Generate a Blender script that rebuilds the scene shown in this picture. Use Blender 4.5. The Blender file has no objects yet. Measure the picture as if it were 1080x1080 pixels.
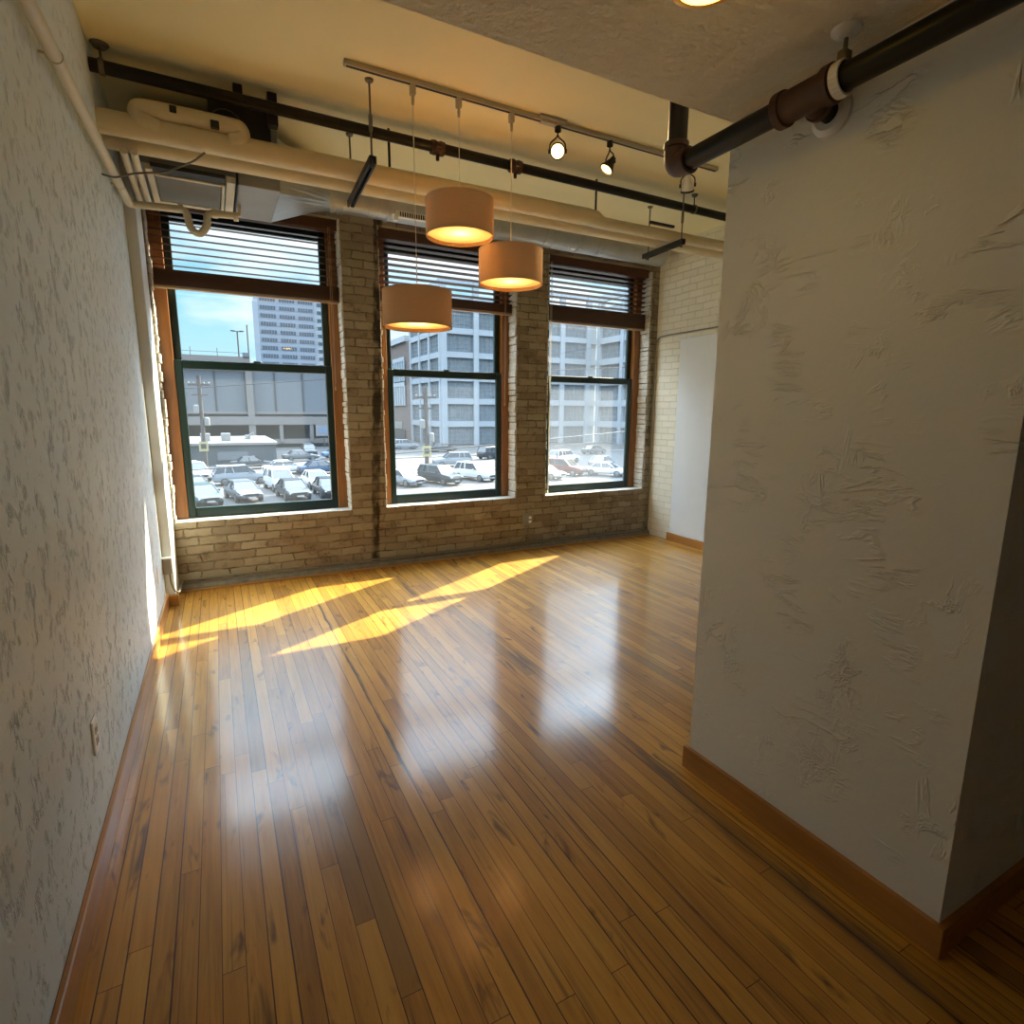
import bpy, math, random
from mathutils import Vector, Matrix
random.seed(7)
PI = math.pi
SC = bpy.context.scene
COL = SC.collection

# ------------------------------------------------------------------ materials
class N:
    """small node-graph helper"""
    def __init__(s, name):
        s.m = bpy.data.materials.new(name); s.m.use_nodes = True
        s.t = s.m.node_tree; s.t.nodes.clear()
        s.out = s.t.nodes.new('ShaderNodeOutputMaterial')
    def n(s, typ, **kw):
        nd = s.t.nodes.new(typ)
        for k, v in kw.items():
            if k.startswith('_'):
                setattr(nd, k[1:], v)
        return nd
    def l(s, a, b): s.t.links.new(a, b)
    def setv(s, sock, v):
        if hasattr(v, 'is_output') or isinstance(v, bpy.types.NodeSocket): s.l(v, sock)
        else: sock.default_value = v
    def math(s, op, a, b=0.0, c=None, clamp=False):
        nd = s.n('ShaderNodeMath'); nd.operation = op; nd.use_clamp = clamp
        s.setv(nd.inputs[0], a); s.setv(nd.inputs[1], b)
        if c is not None: s.setv(nd.inputs[2], c)
        return nd.outputs[0]
    def pos(s):
        g = s.n('ShaderNodeNewGeometry'); return g.outputs['Position']
    def sep(s, v):
        nd = s.n('ShaderNodeSeparateXYZ'); s.l(v, nd.inputs[0]); return nd.outputs
    def comb(s, x, y, z):
        nd = s.n('ShaderNodeCombineXYZ')
        for i, v in enumerate((x, y, z)): s.setv(nd.inputs[i], v)
        return nd.outputs[0]
    def mapn(s, v, sc=(1, 1, 1), rot=(0, 0, 0), loc=(0, 0, 0)):
        nd = s.n('ShaderNodeMapping'); s.l(v, nd.inputs[0])
        nd.inputs['Scale'].default_value = sc; nd.inputs['Rotation'].default_value = rot; nd.inputs['Location'].default_value = loc
        return nd.outputs[0]
    def noise(s, v, scale=5, detail=3, rough=.5, dist=0.0, dims='3D'):
        nd = s.n('ShaderNodeTexNoise'); nd.noise_dimensions = dims
        if v is not None: s.l(v, nd.inputs['Vector'])
        nd.inputs['Scale'].default_value = scale; nd.inputs['Detail'].default_value = detail
        nd.inputs['Roughness'].default_value = rough; nd.inputs['Distortion'].default_value = dist
        return nd.outputs['Fac']
    def white(s, v):
        nd = s.n('ShaderNodeTexWhiteNoise'); nd.noise_dimensions = '3D'; s.l(v, nd.inputs['Vector']); return nd.outputs
    def ramp(s, f, stops, mode='LINEAR'):
        nd = s.n('ShaderNodeValToRGB'); s.setv(nd.inputs[0], f)
        cr = nd.color_ramp; cr.interpolation = mode
        while len(cr.elements) < len(stops): cr.elements.new(.5)
        for e, (p, c) in zip(cr.elements, stops):
            e.position = p; e.color = c if len(c) == 4 else (*c, 1)
        return nd.outputs[0]
    def mix(s, f, a, b, mode='MIX'):
        nd = s.n('ShaderNodeMix'); nd.data_type = 'RGBA'; nd.blend_type = mode
        s.setv(nd.inputs[0], f)
        s.setv(nd.inputs[6], a if not isinstance(a, tuple) else (*a[:3], 1)); s.setv(nd.inputs[7], b if not isinstance(b, tuple) else (*b[:3], 1))
        return nd.outputs[2]
    def bump(s, h, strength=.5, dist=.01, prev=None):
        nd = s.n('ShaderNodeBump'); s.l(h, nd.inputs['Height'])
        nd.inputs['Strength'].default_value = strength; nd.inputs['Distance'].default_value = dist
        if prev is not None: s.l(prev, nd.inputs['Normal'])
        return nd.outputs[0]
    def pbr(s, col, rough=.6, metal=0.0, normal=None, coat=0.0, coatr=.1, spec=.5, trans=0.0):
        b = s.n('ShaderNodeBsdfPrincipled')
        s.setv(b.inputs['Base Color'], col if not isinstance(col, tuple) else (*col[:3], 1))
        s.setv(b.inputs['Roughness'], rough); s.setv(b.inputs['Metallic'], metal)
        b.inputs['Specular IOR Level'].default_value = spec
        s.setv(b.inputs['Coat Weight'], coat); b.inputs['Coat Roughness'].default_value = coatr
        b.inputs['Transmission Weight'].default_value = trans
        if normal is not None: s.l(normal, b.inputs['Normal'])
        return b.outputs[0]
    def done(s, sh): s.l(sh, s.out.inputs[0]); return s.m

def simple(name, col, rough=.6, metal=0.0, coat=0.0, vary=.12, nscale=6, bump=0.0, bscale=60, spec=.5, bd=.002):
    n = N(name); p = n.pos()
    f = n.noise(p, nscale, 3)
    c = n.mix(f, tuple(max(0, x*(1-vary)) for x in col), tuple(min(1, x*(1+vary)) for x in col))
    nm = n.bump(n.noise(p, bscale, 3), bump, bd) if bump else None
    return n.done(n.pbr(c, rough, metal, nm, coat, spec=spec))

def emit(name, col, s):
    n = N(name); e = n.n('ShaderNodeEmission'); e.inputs[0].default_value = (*col, 1); e.inputs[1].default_value = s
    return n.done(e.outputs[0])

def plaster(name, base, vertical=True, amp=.5, gouge_shade=.5):
    """skip-trowel plaster: smooth paint with short raised/gouged strokes"""
    n = N(name); p = n.pos()
    warp = n.noise(p, 2.2, 3, .6)
    broad = n.noise(p, 1.3, 3, .5)
    sep = n.sep(p)
    d = n.math('ADD', sep[0], sep[1])
    uv = n.comb(d, sep[2], 0.0)
    h = None
    specs = [((38, 6.5, 1), .06, 1), ((30, 7.0, 1), -.22, 2), ((46, 11, 1), .25, 3)] if vertical else \
            [((3.2, 13, 1), .5, 1), ((14, 3.2, 1), .35, 2), ((4, 12, 1), -.6, 3), ((9, 9, 1), 1.1, 4)]
    for sc, rot, k in specs:
        v = n.mapn(uv, sc, (0, 0, rot), (k*3.7, k*1.9, k*7.1))
        f = n.noise(v, 1.0, 4, .62, .6 if vertical else .5)
        r = n.math('ABSOLUTE', n.math('SUBTRACT', f, .5))
        r = n.math('SUBTRACT', 1.0, n.math('MULTIPLY', r, 16.0 if vertical else 22.0), clamp=True)
        mk = n.noise(n.mapn(p, (1, 1, 1), (0, 0, 0), (k*9.1, k*2, k)), 14.0 if vertical else 4.2, 2, .5)
        mk = n.math('MULTIPLY', n.math('SUBTRACT', mk, (.575 if vertical else .585)), 10.0, clamp=True)
        r = n.math('MULTIPLY', r, mk)
        h = r if h is None else n.math('MAXIMUM', h, r)
    fine = n.noise(p, 45, 4, .6)
    hh = n.math('ADD', n.math('MULTIPLY', h, -1.0 if vertical else 1.0), n.math('MULTIPLY', fine, .18))
    hh = n.math('ADD', hh, n.math('MULTIPLY', n.noise(p, 9, 3, .5), .5))
    nm = n.bump(hh, amp, .006)
    c = n.mix(broad, tuple(x*.94 for x in base), tuple(min(1, x*1.05) for x in base))
    c = n.mix(n.math('MULTIPLY', h, gouge_shade), c, tuple(x*.45 for x in base)) if gouge_shade > 0 else c  # shade of slanting light in the gouges, put into the colour
    return n.done(n.pbr(c, .55, 0, nm, spec=.35))

def brick_mat(name, cols, mortar, worn=None, stain=False, bump=.9, msize=.007, rough=.8):
    n = N(name); p = n.pos(); s = n.sep(p)
    u = n.math('ADD', s[0], s[1])
    wob = n.noise(p, 3.0, 2, .5)
    wz = n.math('ADD', s[2], n.math('MULTIPLY', n.math('SUBTRACT', wob, .5), .02))
    if worn:
        wz = n.math('ADD', wz, n.math('MULTIPLY', n.math('SUBTRACT', n.noise(p, 13, 3, .6), .5), .022))
        u = n.math('ADD', u, n.math('MULTIPLY', n.math('SUBTRACT', n.noise(n.mapn(p, (1, 1, 1), (0, 0, 0), (5, 2, 8)), 9, 3, .6), .5), .07))
    v = n.comb(u, wz, 0.0)
    b = n.n('ShaderNodeTexBrick'); n.l(v, b.inputs['Vector'])
    b.inputs['Scale'].default_value = 1; b.inputs['Mortar Size'].default_value = msize
    b.inputs['Mortar Smooth'].default_value = .6; b.inputs['Brick Width'].default_value = .212; b.inputs['Row Height'].default_value = .0745
    b.offset = .5; b.inputs['Bias'].default_value = 0
    b.inputs['Color1'].default_value = (0, 0, 0, 1); b.inputs['Color2'].default_value = (1, 1, 1, 1); b.inputs['Mortar'].default_value = (.5, .5, .5, 1)
    tint = n.n('ShaderNodeSeparateColor'); n.l(b.outputs['Color'], tint.inputs[0])
    f = b.outputs['Fac']
    c = n.ramp(n.math('ADD', n.math('MULTIPLY', tint.outputs[0], .6), n.math('MULTIPLY', n.noise(p, 5, 4, .6), .5)),
               [(.15, cols[0]), (.5, cols[1]), (.95, cols[2])])
    if worn:
        w = n.math('MULTIPLY', n.math('SUBTRACT', n.noise(n.mapn(p, (1, 1, 1.7)), 4.2, 6, .68), .50), 7.0, clamp=True)
        w2 = n.math('MULTIPLY', n.math('SUBTRACT', n.noise(p, 26, 4, .7), .5), 7.0, clamp=True)
        c = n.mix(n.math('MULTIPLY', w, n.math('ADD', .35, n.math('MULTIPLY', w2, .5))), c, worn)
    mm = n.math('MULTIPLY', f, n.math('MULTIPLY', n.math('SUBTRACT', n.noise(p, 9, 4, .65), .33 if worn else .1), 3.2 if worn else 1.6), clamp=True)
    c = n.mix(mm, c, mortar)
    if stain:   # old vertical chase left in the pier between the first two windows
        d = n.math('ABSOLUTE', n.math('SUBTRACT', n.math('ADD', s[0], n.math('MULTIPLY', s[2], -.045)), 1.275))
        d = n.math('ADD', d, n.math('MULTIPLY', n.math('SUBTRACT', n.noise(p, 14, 4, .7), .5), .05))
        st = n.math('SUBTRACT', 1.0, n.math('MULTIPLY', n.math('SUBTRACT', d, .03), 60.0), clamp=True)
        brk = n.math('MULTIPLY', n.math('SUBTRACT', n.noise(n.mapn(p, (1, 1, .6)), 7, 4, .6), .36), 5.0, clamp=True)
        c = n.mix(n.math('MULTIPLY', n.math('MULTIPLY', st, brk), .9), c, (.022, .014, .010))
        # dark scuffs low on the wall
    h = n.math('SUBTRACT', n.math('ADD', n.math('MULTIPLY', n.noise(p, 22, 5, .65), .7), n.math('MULTIPLY', n.noise(p, 80, 3, .6), .2)), n.math('MULTIPLY', f, 1.0))
    nm = n.bump(h, bump, .012)
    return n.done(n.pbr(c, rough, 0, nm, spec=.3))

def wood_mat(name, c1, c2, axis='z', scale=1.0, rough=.35, coat=.3):
    n = N(name); p = n.pos()
    sc = {'z': (28, 28, 2.2), 'x': (2.2, 28, 28), 'y': (28, 2.2, 28)}[axis]
    g = n.noise(n.mapn(p, tuple(a*scale for a in sc)), 1.0, 5, .62, .5)
    g2 = n.noise(n.mapn(p, tuple(a*scale*4 for a in sc)), 1.0, 2, .5)
    f = n.math('ADD', n.math('MULTIPLY', g, .8), n.math('MULTIPLY', g2, .2))
    c = n.ramp(f, [(.3, c1), (.7, c2)])
    return n.done(n.pbr(c, rough, 0, n.bump(f, .15, .001), coat, .2))

def floor_mat():
    n = N('maple_strip_floor'); p = n.pos(); s = n.sep(p)
    W = .0585
    xi = n.math('DIVIDE', n.math('ADD', s[0], .451), W)
    row = n.math('FLOOR', xi); fx = n.math('FRACT', xi)
    rr = n.white(n.comb(row, 3.7, 0.0))[0]
    rr2 = n.white(n.comb(row, 9.2, 1.0))[0]
    L = n.math('ADD', .75, n.math('MULTIPLY', rr2, 1.1))
    yi = n.math('DIVIDE', n.math('ADD', s[1], n.math('MULTIPLY', rr, 11.0)), L)
    col_ = n.math('FLOOR', yi); fy = n.math('FRACT', yi)
    wn = n.white(n.comb(row, col_, 2.0)); t = wn[0]
    t2 = n.white(n.comb(row, col_, 5.0))[0]
    # grain, shifted per board
    gp = n.comb(n.math('ADD', s[0], n.math('MULTIPLY', t, 13.0)), n.math('ADD', s[1], n.math('MULTIPLY', t2, 31.0)), t)
    g = n.noise(n.mapn(gp, (34, 1.6, 1)), 1, 6, .66, 1.6)
    fig = n.noise(n.mapn(gp, (9, 1.1, 1)), 1, 4, .6, 1.2)
    tone = n.math('ADD', n.math('MULTIPLY', t, .27), n.math('ADD', n.math('MULTIPLY', g, .42), n.math('MULTIPLY', fig, .40)))
    c = n.ramp(tone, [(.20, (.17, .068, .010)), (.42, (.40, .180, .022)), (.62, (.58, .290, .038)), (.9, (.72, .40, .070))])
    # knots and mineral streaks
    kn = n.noise(n.mapn(gp, (13, 3.4, 1)), 1, 3, .6, .7)
    kf = n.math('MULTIPLY', n.math('SUBTRACT', kn, .60), 9.0, clamp=True)
    c = n.mix(n.math('MULTIPLY', kf, .75), c, (.06, .022, .008))
    sk = n.noise(n.mapn(gp, (40, 1.0, 1)), 1, 3, .5, 1.0)
    sf = n.math('MULTIPLY', n.math('SUBTRACT', sk, .60), 8.0, clamp=True)
    c = n.mix(n.math('MULTIPLY', sf, .55), c, (.08, .032, .012))
    # a few dark heartwood boards
    dk = n.math('GREATER_THAN', t, .965)
    c = n.mix(n.math('MULTIPLY', dk, .55), c, (.10, .045, .018))
    # two long worn dark boards (row offsets from the left wall)
    for rx, w_, y0, y1, amt in ((1.555, .05, .3, 3.6, .7), (.60, .012, 1.2, 4.4, .85), (1.36, .03, 4.1, 4.9, .8), (1.62, .012, .2, 1.7, .8)):
        d = n.math('ABSOLUTE', n.math('SUBTRACT', n.math('ADD', s[0], n.math('MULTIPLY', n.math('SUBTRACT', n.noise(p, 2.5, 3, .6), .5), .05)), rx))
        a = n.math('SUBTRACT', 1.0, n.math('MULTIPLY', n.math('SUBTRACT', d, w_*.4), 1.6/w_), clamp=True)
        yb = n.math('MULTIPLY', n.math('GREATER_THAN', s[1], y0), n.math('LESS_THAN', s[1], y1))
        nz = n.math('MULTIPLY', n.math('SUBTRACT', n.noise(n.mapn(p, (16, 1.7, 1)), 1, 4, .6), .40), 4.5, clamp=True)
        c = n.mix(n.math('MULTIPLY', n.math('MULTIPLY', a, yb), n.math('MULTIPLY', nz, amt)), c, (.045, .030, .022))
    # seams
    ex = n.math('MINIMUM', fx, n.math('SUBTRACT', 1.0, fx))
    gapw = n.math('ADD', .018, n.math('MULTIPLY', n.math('POWER', rr2, 5.0), .045))
    sx = n.math('LESS_THAN', ex, gapw)
    ey = n.math('MULTIPLY', n.math('MINIMUM', fy, n.math('SUBTRACT', 1.0, fy)), L)
    sy = n.math('LESS_THAN', ey, .0011)
    seam = n.math('MAXIMUM', sx, sy)
    c = n.mix(n.math('MULTIPLY', seam, .88), c, (.030, .012, .005))
    # bump: cupped boards and uneven finish
    cup = n.math('MULTIPLY', n.math('MULTIPLY', ex, n.math('SUBTRACT', 1.0, ex)), 1.2)
    tilt = n.math('MULTIPLY', n.math('SUBTRACT', t2, .5), n.math('MULTIPLY', fx, .9))
    h = n.math('ADD', n.math('ADD', cup, tilt), n.math('MULTIPLY', n.noise(n.mapn(gp, (22, 5, 1)), 1, 4, .6), .45))
    h = n.math('SUBTRACT', h, n.math('MULTIPLY', seam, .5))
    nm = n.bump(h, .22, .0010)
    nm2 = n.bump(n.noise(p, 8, 3, .5), .10, .003, nm)
    rg = n.math('ADD', .20, n.math('MULTIPLY', n.noise(n.mapn(p, (6, 2, 1)), 1.5, 4, .6), .16))
    return n.done(n.pbr(c, n.math('ADD', rg, .20), 0, nm2, .85, .15, spec=.25))

M = {}
M['floor'] = floor_mat()
M['wall_left'] = plaster('grey_white_gouged_plaster', (.69, .78, .83), True, .9, .35)
M['column'] = plaster('off_white_trowelled_plaster', (.78, .79, .76), False, .9, 0)
M['soffit'] = simple('textured_soffit_paint', (.78, .72, .58), .85, bump=1.0, bscale=42, vary=.08, bd=.010)
M['ceil'] = simple('cream_ceiling_plaster', (.78, .71, .43), .8, bump=.3, bscale=7, vary=.06, nscale=2)
M['brick'] = brick_mat('worn_painted_brick', ((.22, .172, .115), (.31, .262, .182), (.39, .345, .25)), (.10, .08, .055), (.12, .068, .038), True)
M['cream_brick'] = brick_mat('cream_painted_brick', ((.70, .67, .54), (.74, .71, .58), (.78, .75, .62)), (.56, .53, .42), None, False, .7, .005, .5)
M['white_paint'] = simple('white_wall_paint', (.68, .72, .74), .6, vary=.03, bump=.1)
M['trim'] = simple('chalky_white_trim', (.66, .70, .70), .5, vary=.08, bump=.2)
M['flake'] = simple('crumbling_lime_mortar', (.55, .52, .45), .9, vary=.5, nscale=40, bump=1.0, bscale=60)
M['base'] = wood_mat('oak_baseboard', (.34, .145, .032), (.48, .22, .055), 'y')
M['basex'] = wood_mat('oak_baseboard_x', (.34, .145, .032), (.48, .22, .055), 'x')
M['woodframe'] = wood_mat('stained_fir_frame', (.19, .070, .014), (.34, .135, .028), 'z')
M['green'] = simple('dark_green_sash_paint', (.008, .028, .026), .35, vary=.2, spec=.5)
M['blind'] = wood_mat('dark_stained_blind_wood', (.055, .018, .007), (.10, .036, .014), 'x', .8, .4, .2)
M['blind_rail'] = wood_mat('tan_bottom_rail', (.30, .20, .11), (.40, .28, .16), 'x')
M['cord'] = simple('tan_cord', (.42, .26, .15), .8)
M['cordw'] = simple('pale_cord', (.75, .70, .58), .6)
M['pipe_beige'] = simple('cream_insulation_jacket', (.62, .54, .36), .6, vary=.12, nscale=5, bump=.35, bscale=12)
M['pipe_white'] = simple('cream_painted_pipe', (.60, .56, .43), .5, vary=.1, bump=.2, bscale=30)
M['pipe_black'] = simple('black_steel_pipe', (.007, .0065, .006), .38, vary=.3, spec=.3)
M['rust'] = simple('rust_brown_fitting', (.060, .022, .014), .5, vary=.35, nscale=30, bump=.4)
M['strut'] = simple('black_strut', (.014, .013, .012), .45)
M['galv'] = simple('galvanised_sheet', (.42, .43, .42), .42, metal=.75, vary=.15, nscale=9, bump=.1, bscale=20)
M['galv_dull'] = simple('dull_grey_sheet', (.28, .275, .26), .55, metal=.3, vary=.12)
M['dark'] = simple('dark_void_metal', (.012, .012, .012), .6)
M['filter'] = simple('grey_filter_mesh', (.17, .17, .16), .8, vary=.4, nscale=160, bump=1, bscale=200)
M['steel'] = simple('threaded_steel_rod', (.16, .14, .11), .4, metal=.6)
M['track'] = simple('cream_track', (.42, .37, .27), .5)
M['black_plastic'] = simple('black_lamp_metal', (.012, .011, .010), .35)
M['white_plastic'] = simple('white_plastic', (.86, .86, .84), .35, vary=.02)
M['socket_grey'] = simple('socket_grey_plastic', (.42, .42, .40), .4)
M['grey_box'] = simple('grey_steel_box', (.30, .29, .25), .5, metal=.2)
M['conduit'] = simple('dusty_conduit', (.24, .22, .17), .5, metal=.4)
M['concrete'] = simple('grey_concrete_curb', (.20, .185, .15), .9, vary=.5, nscale=18, bump=.8, bscale=40)
M['paper'] = simple('paper_label', (.66, .63, .55), .8)
M['sock_white'] = simple('lamp_reflector_white', (.75, .74, .72), .3)

def shade_mat():
    n = N('tan_linen_shade'); p = n.pos()
    wv = n.noise(n.mapn(p, (60, 60, 220)), 1, 2, .5)
    c = n.mix(wv, (.52, .37, .24), (.62, .46, .31))
    d = n.n('ShaderNodeBsdfDiffuse'); n.l(c, d.inputs[0])
    t = n.n('ShaderNodeBsdfTranslucent'); t.inputs[0].default_value = (.60, .40, .20, 1)
    mx = n.n('ShaderNodeMixShader'); mx.inputs[0].default_value = .12
    n.l(d.outputs[0], mx.inputs[1]); n.l(t.outputs[0], mx.inputs[2])
    return n.done(mx.outputs[0])
M['shade'] = shade_mat()
def diffuser_mat():
    n = N('frosted_diffuser')
    d = n.n('ShaderNodeBsdfDiffuse'); d.inputs[0].default_value = (.80, .66, .42, 1)
    t = n.n('ShaderNodeBsdfTranslucent'); t.inputs[0].default_value = (.85, .70, .47, 1)
    mx = n.n('ShaderNodeMixShader'); mx.inputs[0].default_value = .6
    n.l(d.outputs[0], mx.inputs[1]); n.l(t.outputs[0], mx.inputs[2])
    return n.done(mx.outputs[0])
M['diffuser'] = diffuser_mat()
M['bulb_warm'] = emit('warm_bulb', (1, .62, .22), 14)
M['bulb_hot'] = emit('hot_spot_bulb', (1, .58, .18), 3.2)
M['can_glow'] = emit('recessed_bulb', (1, .62, .07), 4)
M['can_ring'] = simple('brass_reflector', (.80, .42, .06), .35, metal=.7)

def glass_mat(name, haze, hcol=(.8, .85, .88)):
    n = N(name); p = n.pos()
    tr = n.n('ShaderNodeBsdfTransparent'); tr.inputs[0].default_value = (.95, .97, .97, 1)
    gl = n.n('ShaderNodeBsdfGlossy'); gl.inputs['Roughness'].default_value = .02; gl.inputs[0].default_value = (.9, .95, 1, 1)
    m1 = n.n('ShaderNodeMixShader'); m1.inputs[0].default_value = .05
    n.l(tr.outputs[0], m1.inputs[1]); n.l(gl.outputs[0], m1.inputs[2])
    if haze <= 0: return n.done(m1.outputs[0])
    tl = n.n('ShaderNodeBsdfTranslucent'); tl.inputs[0].default_value = (*hcol, 1)
    m2 = n.n('ShaderNodeMixShader')
    f = n.math('MULTIPLY', n.math('ADD', .6, n.math('MULTIPLY', n.noise(n.mapn(p, (1, 1, .45)), 6, 4, .65), .8)), haze, clamp=True)
    n.l(f, m2.inputs[0]); n.l(m1.outputs[0], m2.inputs[1]); n.l(tl.outputs[0], m2.inputs[2])
    return n.done(m2.outputs[0])
M['glass'] = glass_mat('clear_window_glass', .0)
M['glass_dusty'] = glass_mat('dusty_window_glass', .012)
M['glass_screen'] = glass_mat('screened_window_glass', .034)
M['glass_screen_up'] = glass_mat('lightly_hazed_window_glass', .015)

# outdoor materials
M['asphalt'] = simple('parking_asphalt', (0.036, 0.036, 0.036), .9, vary=.25, nscale=1.5)
M['concrete_out'] = simple('pale_sidewalk', (.10, .097, .09), .9, vary=.1)
M['grey_panel'] = simple('grey_precast_panel', (0.083, 0.092, 0.102), .8, vary=.06, nscale=.6)
M['tan_band'] = simple('tan_concrete_band', (0.119, 0.109, 0.102), .8, vary=.08)
M['dark_glass'] = simple('dark_storefront_glass', (0.013, 0.017, 0.020), .15, vary=.4, nscale=.8)
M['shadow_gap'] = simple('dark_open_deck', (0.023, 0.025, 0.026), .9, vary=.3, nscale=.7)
M['joint'] = simple('dark_panel_joint', (0.030, 0.033, 0.036), .8)
M['tower'] = simple('pale_blue_tower_concrete', (0.139, 0.165, 0.198), .8, vary=.03, nscale=.2)
M['tower_glass'] = simple('tower_window_glass', (0.043, 0.056, 0.073), .2)
M['white_bldg'] = simple('white_painted_concrete', (0.205, 0.231, 0.251), .8, vary=.05, nscale=.5)
M['bldg_glass'] = simple('blue_grey_factory_glass', (0.088, 0.110, 0.127), .25, vary=.4, nscale=.9)
M['muntin'] = simple('grey_steel_muntin', (0.106, 0.122, 0.135), .6)
M['brick_out'] = simple('brown_street_brick', (0.086, 0.066, 0.059), .9, vary=.15)
M['blue_glass'] = simple('pale_blue_glazing', (0.119, 0.155, 0.182), .2, vary=.15)
M['lowwall'] = simple('slate_grey_siding', (0.033, 0.043, 0.050), .8, vary=.08)
M['roof_white'] = simple('white_membrane_roof', (0.143, 0.143, 0.138), .8, vary=.08)
M['pole'] = simple('grey_weathered_pole', (0.039, 0.034, 0.033), .85, vary=.2)
M['wire'] = simple('dark_cable', (0.026, 0.026, 0.026), .7)
M['cable'] = simple('grey_cable', (.035, .035, .035), .6)
M['yellow'] = simple('yellow_sign', (0.231, 0.205, 0.099), .6)
M['blue_sign'] = simple('blue_sign_face', (0.099, 0.139, 0.205), .5)
M['tire'] = simple('tire_rubber', (0.007, 0.007, 0.007), .8)
M['hub'] = simple('alloy_wheel', (0.132, 0.135, 0.139), .35, metal=.7)
M['carglass'] = simple('car_glass', (0.017, 0.021, 0.025), .08, spec=.8)
M['headlight'] = simple('car_lamp_lens', (0.231, 0.238, 0.238), .15)
M['taillight'] = simple('red_lamp_lens', (0.099, 0.007, 0.007), .2)
M['grille'] = simple('car_grille', (0.007, 0.007, 0.007), .4)
PAINT = {}
for k, c in dict(white=(.34, .35, .36), silver=(.14, .16, .18), grey=(.06, .068, .075), dark=(.012, .016, .02), blue=(.022, .045, .08), teal=(.022, .045, .05), red=(.075, .016, .013), sky=(.07, .12, .19)).items():
    PAINT[k] = simple('car_paint_'+k, c, .35, metal=.1, coat=.15, vary=.02, spec=.3)

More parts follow.
